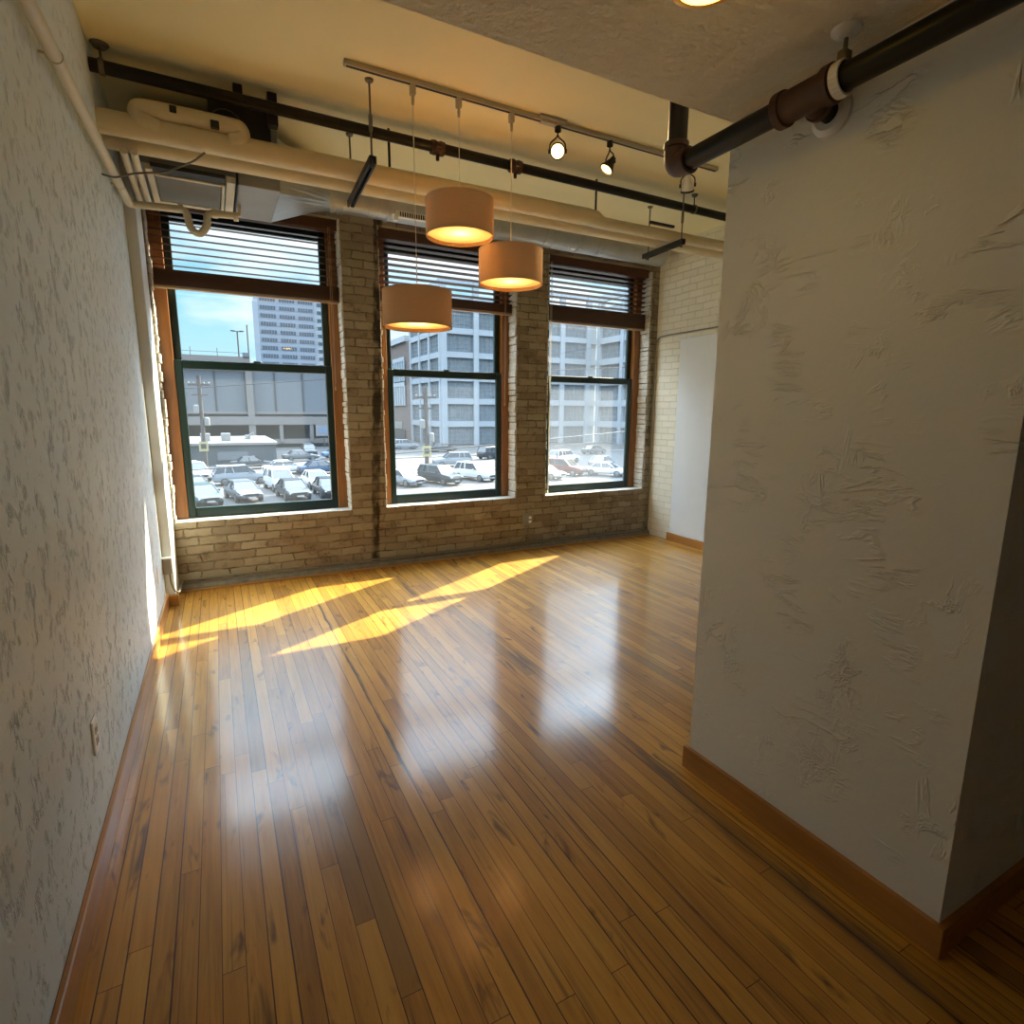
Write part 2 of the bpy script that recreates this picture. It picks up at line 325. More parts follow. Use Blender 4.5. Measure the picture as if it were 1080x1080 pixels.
# ------------------------------------------------------------------ mesh builder
class MB:
    def __init__(s): s.v = []; s.f = []; s.sm = []; s.mi = []; s.cur = 0
    def face(s, idx, smooth=False): s.f.append(tuple(idx)); s.sm.append(smooth); s.mi.append(s.cur)
    def add(s, pts):
        b = len(s.v); s.v.extend([Vector(p) for p in pts]); return b
    def box(s, x0, x1, y0, y1, z0, z1):
        b = s.add([(x, y, z) for z in (z0, z1) for y in (y0, y1) for x in (x0, x1)])
        for q in ((0, 2, 3, 1), (4, 5, 7, 6), (0, 1, 5, 4), (2, 6, 7, 3), (0, 4, 6, 2), (1, 3, 7, 5)):
            s.face([b+i for i in q])
        return s
    def cbox(s, x0, x1, y0, y1, z0, z1, c=.004):
        """box with chamfered edges"""
        x0, x1 = min(x0, x1), max(x0, x1); y0, y1 = min(y0, y1), max(y0, y1); z0, z1 = min(z0, z1), max(z0, z1)
        c = min(c, (x1-x0)*.45, (y1-y0)*.45, (z1-z0)*.45)
        pts = {}
        lo = (x0, y0, z0); hi = (x1, y1, z1)
        for cx in (0, 1):
            for cy in (0, 1):
                for cz in (0, 1):
                    cc = (cx, cy, cz)
                    for ax in range(3):
                        q = []
                        for a in range(3):
                            e = hi[a] if cc[a] else lo[a]
                            if a != ax: e += -c if cc[a] else c
                            q.append(e)
                        pts[(cc, ax)] = s.add([q])
        for ax in range(3):
            o = [a for a in range(3) if a != ax]
            for side in (0, 1):
                ring = []
                for i, j in ((0, 0), (1, 0), (1, 1), (0, 1)):
                    cc = [0, 0, 0]; cc[ax] = side; cc[o[0]] = i; cc[o[1]] = j
                    ring.append(pts[(tuple(cc), ax)])
                flip = (side == 0) ^ (ax == 1)
                s.face(ring[::-1] if flip else ring)
        for a1 in range(3):
            for a2 in range(a1+1, 3):
                a3 = 3-a1-a2
                for i in (0, 1):
                    for j in (0, 1):
                        c0 = [0, 0, 0]; c0[a1] = i; c0[a2] = j; c1 = list(c0); c1[a3] = 1
                        c0 = tuple(c0); c1 = tuple(c1)
                        s.face([pts[(c0, a1)], pts[(c1, a1)], pts[(c1, a2)], pts[(c0, a2)]])
        for cx in (0, 1):
            for cy in (0, 1):
                for cz in (0, 1):
                    s.face([pts[((cx, cy, cz), k)] for k in range(3)])
        return s
    def hexa(s, p):      # 8 corner points: bottom ring 0-3, top ring 4-7
        b = s.add(p)
        for q in ((3, 2, 1, 0), (4, 5, 6, 7), (0, 1, 5, 4), (1, 2, 6, 5), (2, 3, 7, 6), (3, 0, 4, 7)):
            s.face([b+i for i in q])
        return s
    def bar(s, p0, p1, w, h, up=(0, 0, 1)):
        p0 = Vector(p0); p1 = Vector(p1); d = (p1-p0).normalized(); u = Vector(up)
        r = d.cross(u).normalized(); u = r.cross(d).normalized()
        r *= w/2; u *= h/2
        return s.hexa([p0-r-u, p0+r-u, p1+r-u, p1-r-u, p0-r+u, p0+r+u, p1+r+u, p1-r+u])
    def ring(s, c, d, r, n, ph=0.0, ref=None):
        d = d.normalized(); ref = ref or (Vector((0, 0, 1)) if abs(d.z) < .9 else Vector((1, 0, 0)))
        a = d.cross(ref).normalized(); b = d.cross(a).normalized()
        return s.add([c+(a*math.cos(2*PI*i/n+ph)+b*math.sin(2*PI*i/n+ph))*r for i in range(n)])
    def tube(s, pts, r, n=14, bend=0.0, caps=True, rs=None, steps=6):
        P = [Vector(p) for p in pts]
        if bend > 0:
            Q = [P[0]]
            for i in range(1, len(P)-1):
                a, b, c = P[i-1], P[i], P[i+1]
                d1 = (a-b); d2 = (c-b); k = min(bend, d1.length*.49, d2.length*.49)
                p1 = b+d1.normalized()*k; p2 = b+d2.normalized()*k
                for j in range(steps+1):
                    t = j/steps; Q.append(p1*(1-t)**2+b*2*t*(1-t)+p2*t*t)
            Q.append(P[-1]); P = Q
        # parallel transport
        tang = []
        for i in range(len(P)):
            a = P[max(i-1, 0)]; b = P[min(i+1, len(P)-1)]; tang.append((b-a).normalized())
        ref = Vector((0, 0, 1)) if abs(tang[0].z) < .9 else Vector((1, 0, 0))
        u = tang[0].cross(ref).normalized()
        rings = []
        for i, p in enumerate(P):
            t = tang[i]; u = (u-t*u.dot(t)).normalized(); w = t.cross(u)
            rr = rs[i] if rs else r
            rings.append(s.add([p+(u*math.cos(2*PI*k/n)+w*math.sin(2*PI*k/n))*rr for k in range(n)]))
        for i in range(len(P)-1):
            a, b = rings[i], rings[i+1]
            for k in range(n):
                s.face([a+k, a+(k+1) % n, b+(k+1) % n, b+k], True)
        if caps:
            for i, rv in ((0, True), (len(P)-1, False)):
                b = s.add([s.v[rings[i]+k] for k in range(n)])
                idx = [b+k for k in range(n)]; s.face(idx[::-1] if rv else idx)
        return s
    def cyl(s, p0, p1, r, n=20, r2=None):
        return s.tube([p0, p1], r, n, rs=[r, r if r2 is None else r2])
    def lathe(s, prof, c, d=(0, 0, 1), n=28, smooth=True, split=True):
        """profile [(radius, height)] around axis d at c"""
        c = Vector(c); d = Vector(d).normalized()
        prev = None
        for i in range(len(prof)-1):
            (r0, h0), (r1, h1) = prof[i], prof[i+1]
            a = s.ring(c+d*h0, d, max(r0, 1e-5), n); b = s.ring(c+d*h1, d, max(r1, 1e-5), n)
            for k in range(n): s.face([a+k, b+k, b+(k+1) % n, a+(k+1) % n], smooth)
        return s
    def sphere(s, c, r, nu=14, nv=8, sc=(1, 1, 1)):
        c = Vector(c); g = []
        for j in range(nv+1):
            th = PI*j/nv
            g.append(s.add([c+Vector((math.cos(2*PI*i/nu)*math.sin(th)*r*sc[0], math.sin(2*PI*i/nu)*math.sin(th)*r*sc[1], math.cos(th)*r*sc[2])) for i in range(nu)]))
        for j in range(nv):
            for i in range(nu): s.face([g[j]+i, g[j+1]+i, g[j+1]+(i+1) % nu, g[j]+(i+1) % nu], True)
        return s
    def loft(s, rings, smooth=True, caps=True):
        n = len(rings[0]); R = [s.add(r) for r in rings]
        for i in range(len(R)-1):
            for k in range(n): s.face([R[i]+k, R[i]+(k+1) % n, R[i+1]+(k+1) % n, R[i+1]+k], smooth)
        if caps:
            for r, rv in ((rings[0], True), (rings[-1], False)):
                b = s.add(r); idx = [b+k for k in range(n)]; s.face(idx[::-1] if rv else idx)
        return s
    def build(s, name, mats, parent=None):
        off = Vector((0, 0, 0)); q = parent
        while q is not None: off += q.location; q = q.parent
        me = bpy.data.meshes.new(name)
        me.from_pydata([v-off for v in s.v], [], s.f)
        for m in (mats if isinstance(mats, (list, tuple)) else [mats]): me.materials.append(m)
        for p, sm, mi in zip(me.polygons, s.sm, s.mi): p.use_smooth = sm; p.material_index = mi
        me.update()
        o = bpy.data.objects.new(name, me); COL.objects.link(o)
        if parent is not None: o.parent = parent
        # consistent outward normals
        import bmesh
        bm = bmesh.new(); bm.from_mesh(me); bmesh.ops.recalc_face_normals(bm, faces=bm.faces); bm.to_mesh(me); bm.free()
        return o

def tag(o, label=None, cat=None, group=None, kind=None):
    if label: o['label'] = label
    if cat: o['category'] = cat
    if group: o['group'] = group
    if kind: o['kind'] = kind
    return o
def thing(name, label, cat, loc=(0, 0, 0), group=None, kind=None):
    o = bpy.data.objects.new(name, None); COL.objects.link(o); o.location = loc; o.empty_display_size = .1
    return tag(o, label, cat, group, kind)
def struct(name, mb, mat, label, cat):
    return tag(mb.build(name, mat), label, cat, kind='structure')
def light(name, typ, loc, parent=None, **kw):
    d = bpy.data.lights.new(name, typ)
    for k, v in kw.items(): setattr(d, k, v)
    o = bpy.data.objects.new(name, d); COL.objects.link(o); o.location = loc
    if parent is not None:
        o.parent = parent; q = parent; off = Vector()
        while q is not None: off += q.location; q = q.parent
        o.location = Vector(loc)-off
    return o

# ------------------------------------------------------------------ room constants
XL, XR, D, DE = -.45, 4.73, 5.295, 5.70      # left wall, right wall, inner and outer face of the window wall
YB = -2.2; H = 3.40; HS = 2.51               # rear wall, main ceiling, lowered ceiling
CX, CY0, CY1 = 1.69, .616, 1.56              # plastered wall block
WIN = [(-.373, 1.08), (1.405, 2.84), (3.21, 4.63)]
ZS, ZT = .58, 3.15

# ------------------------------------------------------------------ shell
struct('floor', MB().box(XL-.1, XR+.1, YB-.1, D, -.12, 0), M['floor'], 'glossy honey-coloured hardwood strip floor running to the windows', 'floor')
struct('ceiling', MB().box(XL-.1, XR+.1, CY1-.2, DE, H, H+.15), M['ceil'], 'high cream plaster ceiling above the pipes', 'ceiling')
struct('ceiling_lowered', MB().box(XL-.1, XR+.1, YB-.1, CY1, HS, H+.15), M['soffit'], 'lowered textured plaster ceiling in the foreground', 'ceiling')
struct('wall_left', MB().box(XL-.15, XL, YB-.1, DE, -.1, H+.15), M['wall_left'], 'long left wall of pale grey gouged plaster', 'wall')
struct('wall_right', MB().box(XR, XR+.15, YB-.1, DE, -.1, H+.15), M['cream_brick'], 'cream painted brick wall at the far right', 'wall')
struct('wall_rear', MB().box(XL-.1, XR+.1, YB-.15, YB, -.1, H+.15), M['white_paint'], 'plain wall behind the viewer', 'wall')
struct('wall_block', MB().box(CX, XR, CY0, CY1, 0, HS), M['column'], 'projecting off-white wall block with trowelled plaster on the right', 'wall')
w = MB()
w.box(XL, XR, D, DE, -.1, ZS)
w.box(XL, XR, D, DE, ZT, H)
xs = [XL]+[v for p in WIN for v in p]+[XR]
for i in range(0, 8, 2): w.box(xs[i], xs[i+1], D, DE, ZS, ZT)
struct('wall_window', w, M['brick'], 'worn beige painted brick wall around the three windows', 'wall')
# narrow pilaster at the left corner
struct('trim_1', MB().cbox(XL, XL+.068, 4.885, D, 0, H, .004), M['trim'], 'narrow white boxed pilaster in the left corner beside the window', 'trim')
# smooth white panel on right wall
struct('trim_2', MB().cbox(XR-.018, XR, 1.56, 4.885, .075, 2.335, .004), M['white_paint'], 'smooth white wall panel over the cream brick', 'panel')
struct('baseboard_left', MB().cbox(XL, XL+.018, YB, 4.885, 0, .105, .004), M['base'], 'oak baseboard along the left wall', 'baseboard')
struct('baseboard_corner', MB().cbox(XL+.018, XL+.086, 4.867, 4.885, 0, .09, .004), M['basex'], 'short oak baseboard wrapping the corner pilaster', 'baseboard')
b = MB(); b.box(CX-.018, CX, CY0-.018, CY1+.018, 0, .095); b.box(CX, XR, CY0-.018, CY0, 0, .095)
struct('baseboard_block', b, M['base'], 'oak baseboard around the projecting wall block', 'baseboard')
struct('baseboard_right', MB().cbox(XR-.038, XR-.018, 1.56, 4.92, 0, .10, .004), M['base'], 'oak baseboard under the white panel at the far right', 'baseboard')
cb = MB(); cb.hexa([(XL+.07, 5.245, 0), (XR, 5.245, 0), (XR, D, 0), (XL+.07, D, 0), (XL+.07, 5.262, .045), (XR, 5.262, .045), (XR, D, .06), (XL+.07, D, .06)])
struct('trim_3', cb, M['concrete'], 'rough grey mortar curb at the foot of the brick wall', 'curb')
struct('trim_4', MB().cbox(XL+.086, XR-.03, 5.215, 5.245, 0, .012, .003), M['basex'], 'thin wooden strip where the floor meets the brick wall', 'trim')

# ------------------------------------------------------------------ windows
wl = ['left window with wooden frame and dark green sashes', 'middle window with wooden frame and dark green sashes', 'right window with wooden frame, dark green sashes and hazy screen']
for i, (x0, x1) in enumerate(WIN):
    t = thing('window_%d' % (i+1), wl[i], 'window', ((x0+x1)/2, 5.5, ZS), kind='structure')
    # wooden frame
    f = MB(); y0, y1 = 5.465, 5.58
    f.cbox(x0, x0+.10, y0, y1, ZS, ZT); f.cbox(x1-.095, x1, y0, y1, ZS, ZT); f.cbox(x0+.10, x1-.095, y0, y1, ZT-.07, ZT)
    f.box(x0+.10, x1-.095, 5.52, y1, ZS, ZS+.012)
    f.build('window_frame', M['woodframe'], t)
    gx0, gx1 = x0+.10, x1-.095
    # sashes (lower inside, upper a little outside)
    for nm, ya, yb, za, zb, br, tr, gm in (('lower_sash', 5.475, 5.515, ZS+.004, 1.915, .085, .07, (M['glass_dusty'], M['glass_dusty'], M['glass_screen'])[i]),
                                          ('upper_sash', 5.522, 5.56, 1.845, ZT-.07, .075, .08, (M['glass'], M['glass'], M['glass_screen_up'])[i])):
        s = MB(); st = .058
        s.cbox(gx0, gx0+st, ya, yb, za, zb, .005); s.cbox(gx1-st, gx1, ya, yb, za, zb, .005)
        s.cbox(gx0+st, gx1-st, ya, yb, za, za+br, .005); s.cbox(gx0+st, gx1-st, ya, yb, zb-tr, zb, .005)
        so = s.build(nm, M['green'], t)
        MB().box(gx0+st-.004, gx1-st+.004, (ya+yb)/2-.002, (ya+yb)/2+.002, za+br-.004, zb-tr+.004).build('pane', gm, so)
    lk = MB(); cx = (gx0+gx1)/2; lk.cbox(cx-.03, cx+.03, 5.48, 5.512, 1.915, 1.93); lk.build('sash_lock', M['green'], t)
    # ragged lime mortar along the reveal
    r = MB(); rnd = random.Random(i+3)
    def ragged(side):
        z = ZS
        while z < ZT-.02:
            hgt = rnd.uniform(.03, .08); dp = rnd.uniform(.006, .02); z2 = min(z+hgt, ZT)
            ya = 5.300+rnd.uniform(0, .01)
            if side < 0: r.cbox(x0-.001, x0+dp, ya, 5.465, z, z2, .004)
            else: r.cbox(x1-dp, x1+.001, ya, 5.465, z, z2, .004)
            z = z2+rnd.uniform(0, .012)
    ragged(-1); ragged(1)
    r.build('mortar_edge', M['flake'], t)
    sl = MB(); x = x0
    while x < x1-.01:
        ww = rnd.uniform(.06, .16); x2 = min(x+ww, x1)
        sl.cbox(x, x2-.003, 5.292+rnd.uniform(0, .012), 5.47, ZS-.004, ZS+rnd.uniform(.002, .005), .001); x = x2
    sl.build('sill', M['flake'], t)

# ------------------------------------------------------------------ wooden blinds
BZ = [(2.455, 2.60), (2.50, 2.61), (2.47, 2.655)]
BL = ['dark wooden blind half raised over the left window', 'dark wooden blind behind the pendant lamps on the middle window', 'dark wooden blind half raised over the right window']
for i, (x0, x1) in enumerate(WIN):
    zb, zs = BZ[i]
    a, c = x0+.022, x1-.022; yc = 5.40
    t = thing('wooden_blind', BL[i], 'blind', ((a+c)/2, yc, zb), group='wooden blinds in the window openings')
    MB().cbox(a, c, 5.372, 5.435, 3.095, 3.149, .004).build('headrail', M['blind'], t)
    MB().cbox(a-.006, c+.006, 5.352, 5.366, 3.06, 3.149, .004).build('valance', M['blind'], t)
    tilt = (.02, -.22, -.22)[i]
    s = MB(); z = zs+.03
    zz = []
    while z < 3.07:
        zz.append(z); z += .0525
    for z in zz:
        hw = .025; dz = math.sin(tilt)*hw; dy = math.cos(tilt)*hw
        s.hexa([(a, yc-dy, z-dz), (c, yc-dy, z-dz), (c, yc+dy, z+dz), (a, yc+dy, z+dz), (a, yc-dy, z-dz+.003), (c, yc-dy, z-dz+.003), (c, yc+dy, z+dz+.003), (a, yc+dy, z+dz+.003)])
    s.build('slats', M['blind'], t)
    st = MB(); z = zb+.026
    rn = random.Random(i)
    while z < zs-.002:
        o = rn.uniform(-.002, .002); st.box(a, c, yc-.025+o, yc+.025+o, z, z+.0035); z += .0052
    st.build('stacked_slats', M['blind'], t)
    MB().cbox(a-.002, c+.002, yc-.027, yc+.027, zb, zb+.022, .005).build('bottom_rail', M['blind_rail'], t)
    for k in range(5):
        x = a+.06+(c-a-.12)*k/4
        l = MB()
        for yy in (yc-.026, yc+.026): l.bar((x, yy, zb+.02), (x, yy, 3.10), .003, .0015)
        l.build('ladder_cord', M['cord'], t)
    pc = MB()
    if i == 0: px, zl = c-.075, 1.72
    elif i == 1: px, zl = c-.10, 1.60
    else: px, zl = a+.04, .62
    pc.tube([(px, 5.345, 3.08), (px, 5.345, 2.5), (px+.006, 5.35, zl)], .0022, 6)
    pc.tube([(px+.014, 5.345, 3.08), (px+.014, 5.345, 2.5), (px+.010, 5.35, zl+.03)], .0022, 6)
    pc.lathe([(.001, 0), (.008, .004), (.006, .035), (.002, .04)], (px+.006, 5.35, zl-.03), n=8)
    pc.build('pull_cord', M['cord'] if i < 2 else M['cordw'], t)

# ------------------------------------------------------------------ ceiling track and lamps
TY = 3.47
t = thing('lighting_track', 'long cream lighting track mounted across the high ceiling', 'track', (2.2, TY, 3.37))
tr = MB(); tr.cbox(.767, 3.625, TY-.018, TY+.018, 3.372, 3.40, .003); tr.build('rail', M['track'], t)
g_ = MB(); g_.box(.78, 3.61, TY-.007, TY+.007, 3.3695, 3.3725); g_.build('slot', M['dark'], t)
e = MB(); e.cbox(2.00, 2.20, TY-.045, TY+.005, 3.383, 3.40, .004); e.cbox(2.02, 2.16, TY-.02, TY+.022, 3.366, 3.385, .004); e.build('feed_box', M['track'], t)

PL = ['tan drum pendant lamp hanging lowest in front of the middle window', 'tan drum pendant lamp hanging highest, middle of the three cords', 'tan drum pendant lamp at middle height on the rightmost cord']
for i, (x, zt) in enumerate([(1.157, 2.232), (1.446, 2.800), (1.807, 2.553)]):
    R = .212; hh = .215
    t = thing('pendant_lamp', PL[i], 'lamp', (x, TY, zt-hh), group='drum pendant lamps on the ceiling track')
    k = MB(); k.cbox(x-.016, x+.016, TY-.016, TY+.016, 3.315, 3.371, .004); k.lathe([(.001, -.055), (.008, -.05), (.010, -.02), (.006, 0)], (x, TY, 3.317), n=12)
    k.build('track_connector', M['track'], t)
    MB().tube([(x, TY, 3.27), (x, TY, zt+.01)], .0028, 8).build('cord', M['cordw'], t)
    c = MB(); c.lathe([(.002, .035), (.012, .03), (.014, 0), (.014, -.05), (.002, -.052)], (x, TY, zt-.005), n=14); c.build('socket', M['track'], t)
    s = MB()
    s.lathe([(R, 0), (R, hh), (R-.004, hh), (R-.004, 0), (R, 0)], (x, TY, zt-hh), n=56)
    s.build('lamp_shade', M['shade'], t)
    tr_ = MB()
    for zc in (zt-hh+.003, zt-.003): tr_.lathe([(R+.0015, -.003), (R+.0015, .003), (R-.006, .003), (R-.006, -.003), (R+.0015, -.003)], (x, TY, zc), n=56)
    for q in range(3): tr_.bar((x+.012*math.cos(q*2.094), TY+.012*math.sin(q*2.094), zt-.012), (x+(R-.005)*math.cos(q*2.094), TY+(R-.005)*math.sin(q*2.094), zt-.008), .004, .003)
    tr_.build('trim_ring', M['shade'], t)
    MB().lathe([(.0005, .004), (R-.008, .004), (R-.008, 0), (.0005, 0)], (x, TY, zt-hh+.022), n=48).build('diffuser', M['diffuser'], t)
    MB().lathe([(R*.985, .003), (.0005, .003), (.0005, 0), (R*.985, 0)], (x, TY, zt-.012), n=48).build('top_disc', M['diffuser'], t)
    MB().sphere((x, TY, zt-.10), .024, sc=(1, 1, 1.2)).build('bulb', M['bulb_warm'], t)
    light('pendant_light', 'POINT', (x, TY, zt-.145), t, energy=3.2, color=(1, .78, .48), shadow_soft_size=.03)

def spot(loc, aim, on, label, size=1.0, e=30, cone=1.0):
    x, y, z = loc
    t = thing('track_spotlight', label, 'spotlight', (x, y, z), group='small spotlights on the ceiling track')
    MB().lathe([(.022, 0), (.022, .03), (.014, .034), (.001, .034)], (x, y, z-.03), n=16).build('track_adapter', M['black_plastic'], t)
    a = Vector(aim).normalized()
    hc = Vector((x, y, z-.15))
    side = a.cross(Vector((0, 0, 1))).normalized()
    st = MB(); 
    st.tube([(x, y, z-.02), (x, y, z-.06), hc+side*.052+Vector((0, 0, .05)), hc+side*.052], .005, 8, bend=.02)
    st.tube([(x, y, z-.02), (x, y, z-.06), hc-side*.052+Vector((0, 0, .05)), hc-side*.052], .005, 8, bend=.02)
    st.cyl(hc-side*.062, hc-side*.046, .014, 12); st.cyl(hc+side*.046, hc+side*.062, .014, 12)
    st.build('yoke', M['black_plastic'], t)
    h = MB(); h.lathe([(.001, -.062), (.018, -.060), (.022, -.035), (.030, -.015), (.046, .03), (.048, .042), (.044, .042), (.040, .03), (.001, -.02)], hc, a, 26)
    h.build('housing', M['black_plastic'] if on else M['sock_white'], t)
    l = MB(); l.lathe([(.001, .044), (.022, .042), (.042, .034)], hc, a, 24); l.build('bulb', M['bulb_hot'] if on else M['sock_white'], t)
    rim = MB(); rim.lathe([(.0485, .030), (.051, .034), (.051, .044), (.044, .046), (.044, .040)], hc, a, 26); rim.build('rim', M['black_plastic'], t)
    if on:
        L = light('spot_light', 'SPOT', tuple(hc+a*.07), t, energy=e, color=(1, .66, .32), spot_size=cone, spot_blend=.6, shadow_soft_size=.04)
        L.rotation_euler = a.to_track_quat('-Z', 'Y').to_euler()
    return t
spot((2.155, TY, 3.37), (-.47, -.79, -.36), True, 'lit black spotlight nearest the pendant cords, bulb facing the room', e=22, cone=.9)
spot((2.585, TY, 3.37), (-.55, .05, -.80), True, 'lit black spotlight in the middle of the track, aimed down and left', e=24, cone=1.05)
spot((3.33, TY, 3.37), (.35, .35, -.75), False, 'unlit white-faced spotlight at the far right end of the track')

# recessed downlight in the lowered ceiling (and two more further back in the same ceiling)
def downlight(x, y, label, e):
    t = thing('recessed_downlight', label, 'light', (x, y, HS), group='recessed downlights in the lowered ceiling')
    MB().lathe([(.088, 0), (.090, -.004), (.078, -.006), (.068, -.003), (.066, 0)], (x, y, HS), n=36).build('trim_ring', M['can_ring'], t)
    g = MB()
    for k in range(4): g.lathe([(.072-.014*k, -.003-.0035*k), (.064-.014*k, -.0085-.003*k), (.058-.014*k, -.0065-.0035*k)], (x, y, HS), n=36)
    g.build('baffle', M['can_ring'], t)
    MB().lathe([(.070, -.008), (.055, -.015), (.001, -.019)], (x, y, HS), n=30).build('bulb', M['can_glow'], t)
    L = light('down_light', 'SPOT', (x, y, HS-.03), t, energy=e, color=(1, .68, .36), spot_size=2.5, spot_blend=.9, shadow_soft_size=.06)
downlight(1.108, 1.128, 'glowing amber recessed downlight at the top edge of the view', 1.0)

# ------------------------------------------------------------------ overhead pipes
t = thing('steam_pipe', 'thick cream insulated pipe nearest the room, narrowing at a reducer', 'pipe', (2, 4.03, 3.0), group='cream insulated pipes across the windows')
p = MB(); p.tube([(XL, 4.03, 3.060), (.5, 4.03, 3.062), (1.6, 4.03, 3.066), (2.80, 4.03, 3.072), (2.88, 4.03, 3.068), (2.96, 4.035, 3.050), (3.8, 4.035, 3.055), (XR, 4.035, 3.062)], .06, 26,
                 rs=[.062, .063, .063, .064, .062, .046, .045, .045]); p.build('insulated_run', M['pipe_beige'], t)
p = MB(); p.tube([(-.16, 4.00, 3.07), (-.25, 3.99, 3.09), (-.26, 3.985, 3.145), (-.17, 3.985, 3.152), (.15, 3.985, 3.153), (.26, 3.985, 3.150), (.27, 3.99, 3.10), (.20, 4.0, 3.075)], .046, 18, bend=.05)
p.build('bypass_loop', M['pipe_beige'], t)
p = MB(); p.cbox(-.10, -.065, 3.93, 3.96, 3.14, 3.175, .003); p.build('dark_patch', M['dark'], t)
p = MB(); p.cbox(.10, .145, 3.928, 3.958, 3.105, 3.145, .003); p.build('dark_patch', M['dark'], t)
t = tag(MB().tube([(XL, 4.215, 3.050), (1.5, 4.215, 3.056), (XR, 4.215, 3.072)], .062, 26, rs=[.06, .061, .061]).build('return_pipe', M['pipe_beige']),
        'second cream insulated pipe running just behind the thicker one', 'pipe', 'cream insulated pipes across the windows')
# black sprinkler main
t = thing('sprinkler_pipe', 'black sprinkler pipe crossing under the high ceiling', 'pipe', (2, 3.86, 3.25))
SY = 3.95
p = MB(); p.tube([(XL, SY, 3.292), (XR, SY, 3.275)], .033, 20); p.build('pipe_run', M['pipe_black'], t)
for x in (1.485, 2.09):
    c = MB(); c.lathe([(.034, -.045), (.044, -.045), (.047, -.02), (.040, 0), (.047, .02), (.044, .045), (.034, .045)], (x, SY, 3.283), (1, 0, 0), 20)
    c.cbox(x-.02, x+.02, SY-.062, SY-.04, 3.27, 3.30, .004); c.cbox(x-.02, x+.02, SY+.04, SY+.062, 3.27, 3.30, .004); c.cyl((x, SY, 3.24), (x, SY, 3.205), .012, 10)
    c.build('coupling', M['rust'], t)
h = MB(); h.lathe([(.001, -.022), (.03, -.018), (.045, 0)], (-.395, SY, 3.40), n=16); h.tube([(-.395, SY, 3.385), (-.395, SY, 3.33)], .006, 8)
h.lathe([(.036, -.012), (.040, -.012), (.040, .012), (.036, .012)], (-.395, SY, 3.292), (1, 0, 0), 20); h.build('hanger', M['steel'], t)
h = MB(); h.lathe([(.001, -.022), (.02, -.018), (.03, 0)], (3.88, SY, 3.40), n=16); h.tube([(3.88, SY, 3.385), (3.88, SY, 3.312)], .005, 8)
h.lathe([(.034, -.010), (.038, -.010), (.038, .010), (.034, .010)], (3.88, SY, 3.279), (1, 0, 0), 20); h.build('hanger', M['steel'], t)
# black box brackets above the sprinkler pipe
t = thing('pipe_bracket', 'black steel drop bracket with dark box beside the left end of the sprinkler pipe', 'bracket', (.36, 4.1, 3.4))
for q in ((.235, .285, 4.0, 4.06, 3.3, 3.40, .003), (.42, .475, 4.0, 4.07, 3.22, 3.40, .003)):
    MB().cbox(*q).build('drop_plate', M['strut'], t)
p = MB(); p.cbox(.10, .44, 4.12, 4.30, 3.14, 3.38, .004); p.build('dark_box', M['dark'], t)
p = MB(); p.tube([(.19+.09*math.cos(a/16*2*PI), 4.10, 3.20+.09*math.sin(a/16*2*PI)) for a in range(17)], .003, 6); p.build('cable_loop', M['steel'], t)

# trapeze supports
def trapeze(name, x, y0, y1, label, rod_x=None, mini=False):
    t = thing(name, label, 'support', (x, (y0+y1)/2, 2.95), group='black trapeze pipe supports')
    s = MB(); zt = 2.985 if not mini else 2.992
    x2 = x+.035
    def B(dx0, dx1, z0, z1):
        s.hexa([(x+dx0, y0, z0), (x+dx1, y0, z0), (x2+dx1, y1, z0), (x2+dx0, y1, z0), (x+dx0, y0, z1), (x+dx1, y0, z1), (x2+dx1, y1, z1), (x2+dx0, y1, z1)])
    B(-.021, .021, zt-.004, zt); B(-.021, -.017, zt-.042, zt-.004); B(.017, .021, zt-.042, zt-.004); B(-.017, -.010, zt-.042, zt-.038); B(.010, .017, zt-.042, zt-.038)
    s.build('strut_channel', M['strut'], t)
    for xx, yy in ((x+.001, y0+.03), (x2, y1-.06)):
        r = MB(); r.tube([(xx, yy, 2.93), (xx, yy, 3.40)], .006, 8)
        r.lathe([(.001, -.02), (.022, -.012), (.026, 0)], (xx, yy, 3.40), n=12)
        r.lathe([(.013, -.006), (.013, .006)], (xx, yy, 2.99), n=6); r.lathe([(.013, -.006), (.013, .006)], (xx, yy, 2.936), n=6)
        r.build('threaded_rod', M['steel'], t)
    tb = MB(); tb.lathe([(.007, -.05), (.012, -.04), (.012, .04), (.007, .05)], (x+.001, y0+.03, 3.17), n=10)
    tb.build('turnbuckle', M['steel'], t)
    return t
trapeze('pipe_trapeze', .935, 3.56, 4.36, 'black strut trapeze carrying the cream pipes at the left')
t = trapeze('pipe_trapeze', 3.70, 3.865, 4.42, 'black strut trapeze carrying the cream pipes at the right', mini=True)
p = MB(); p.cbox(3.46, 3.735, 4.02, 4.05, 3.125, 3.145, .003); p.build('top_channel', M['strut'], t)
for x in (1.19, 2.93):
    tag(MB().cyl((x, 4.10, 3.12), (x, 4.10, 3.40), .009, 10).build('pipe_stud', M['strut']), 'short dark stud standing above the cream pipe near the %s' % ('left trapeze' if x < 2 else 'reducer'), 'stud')

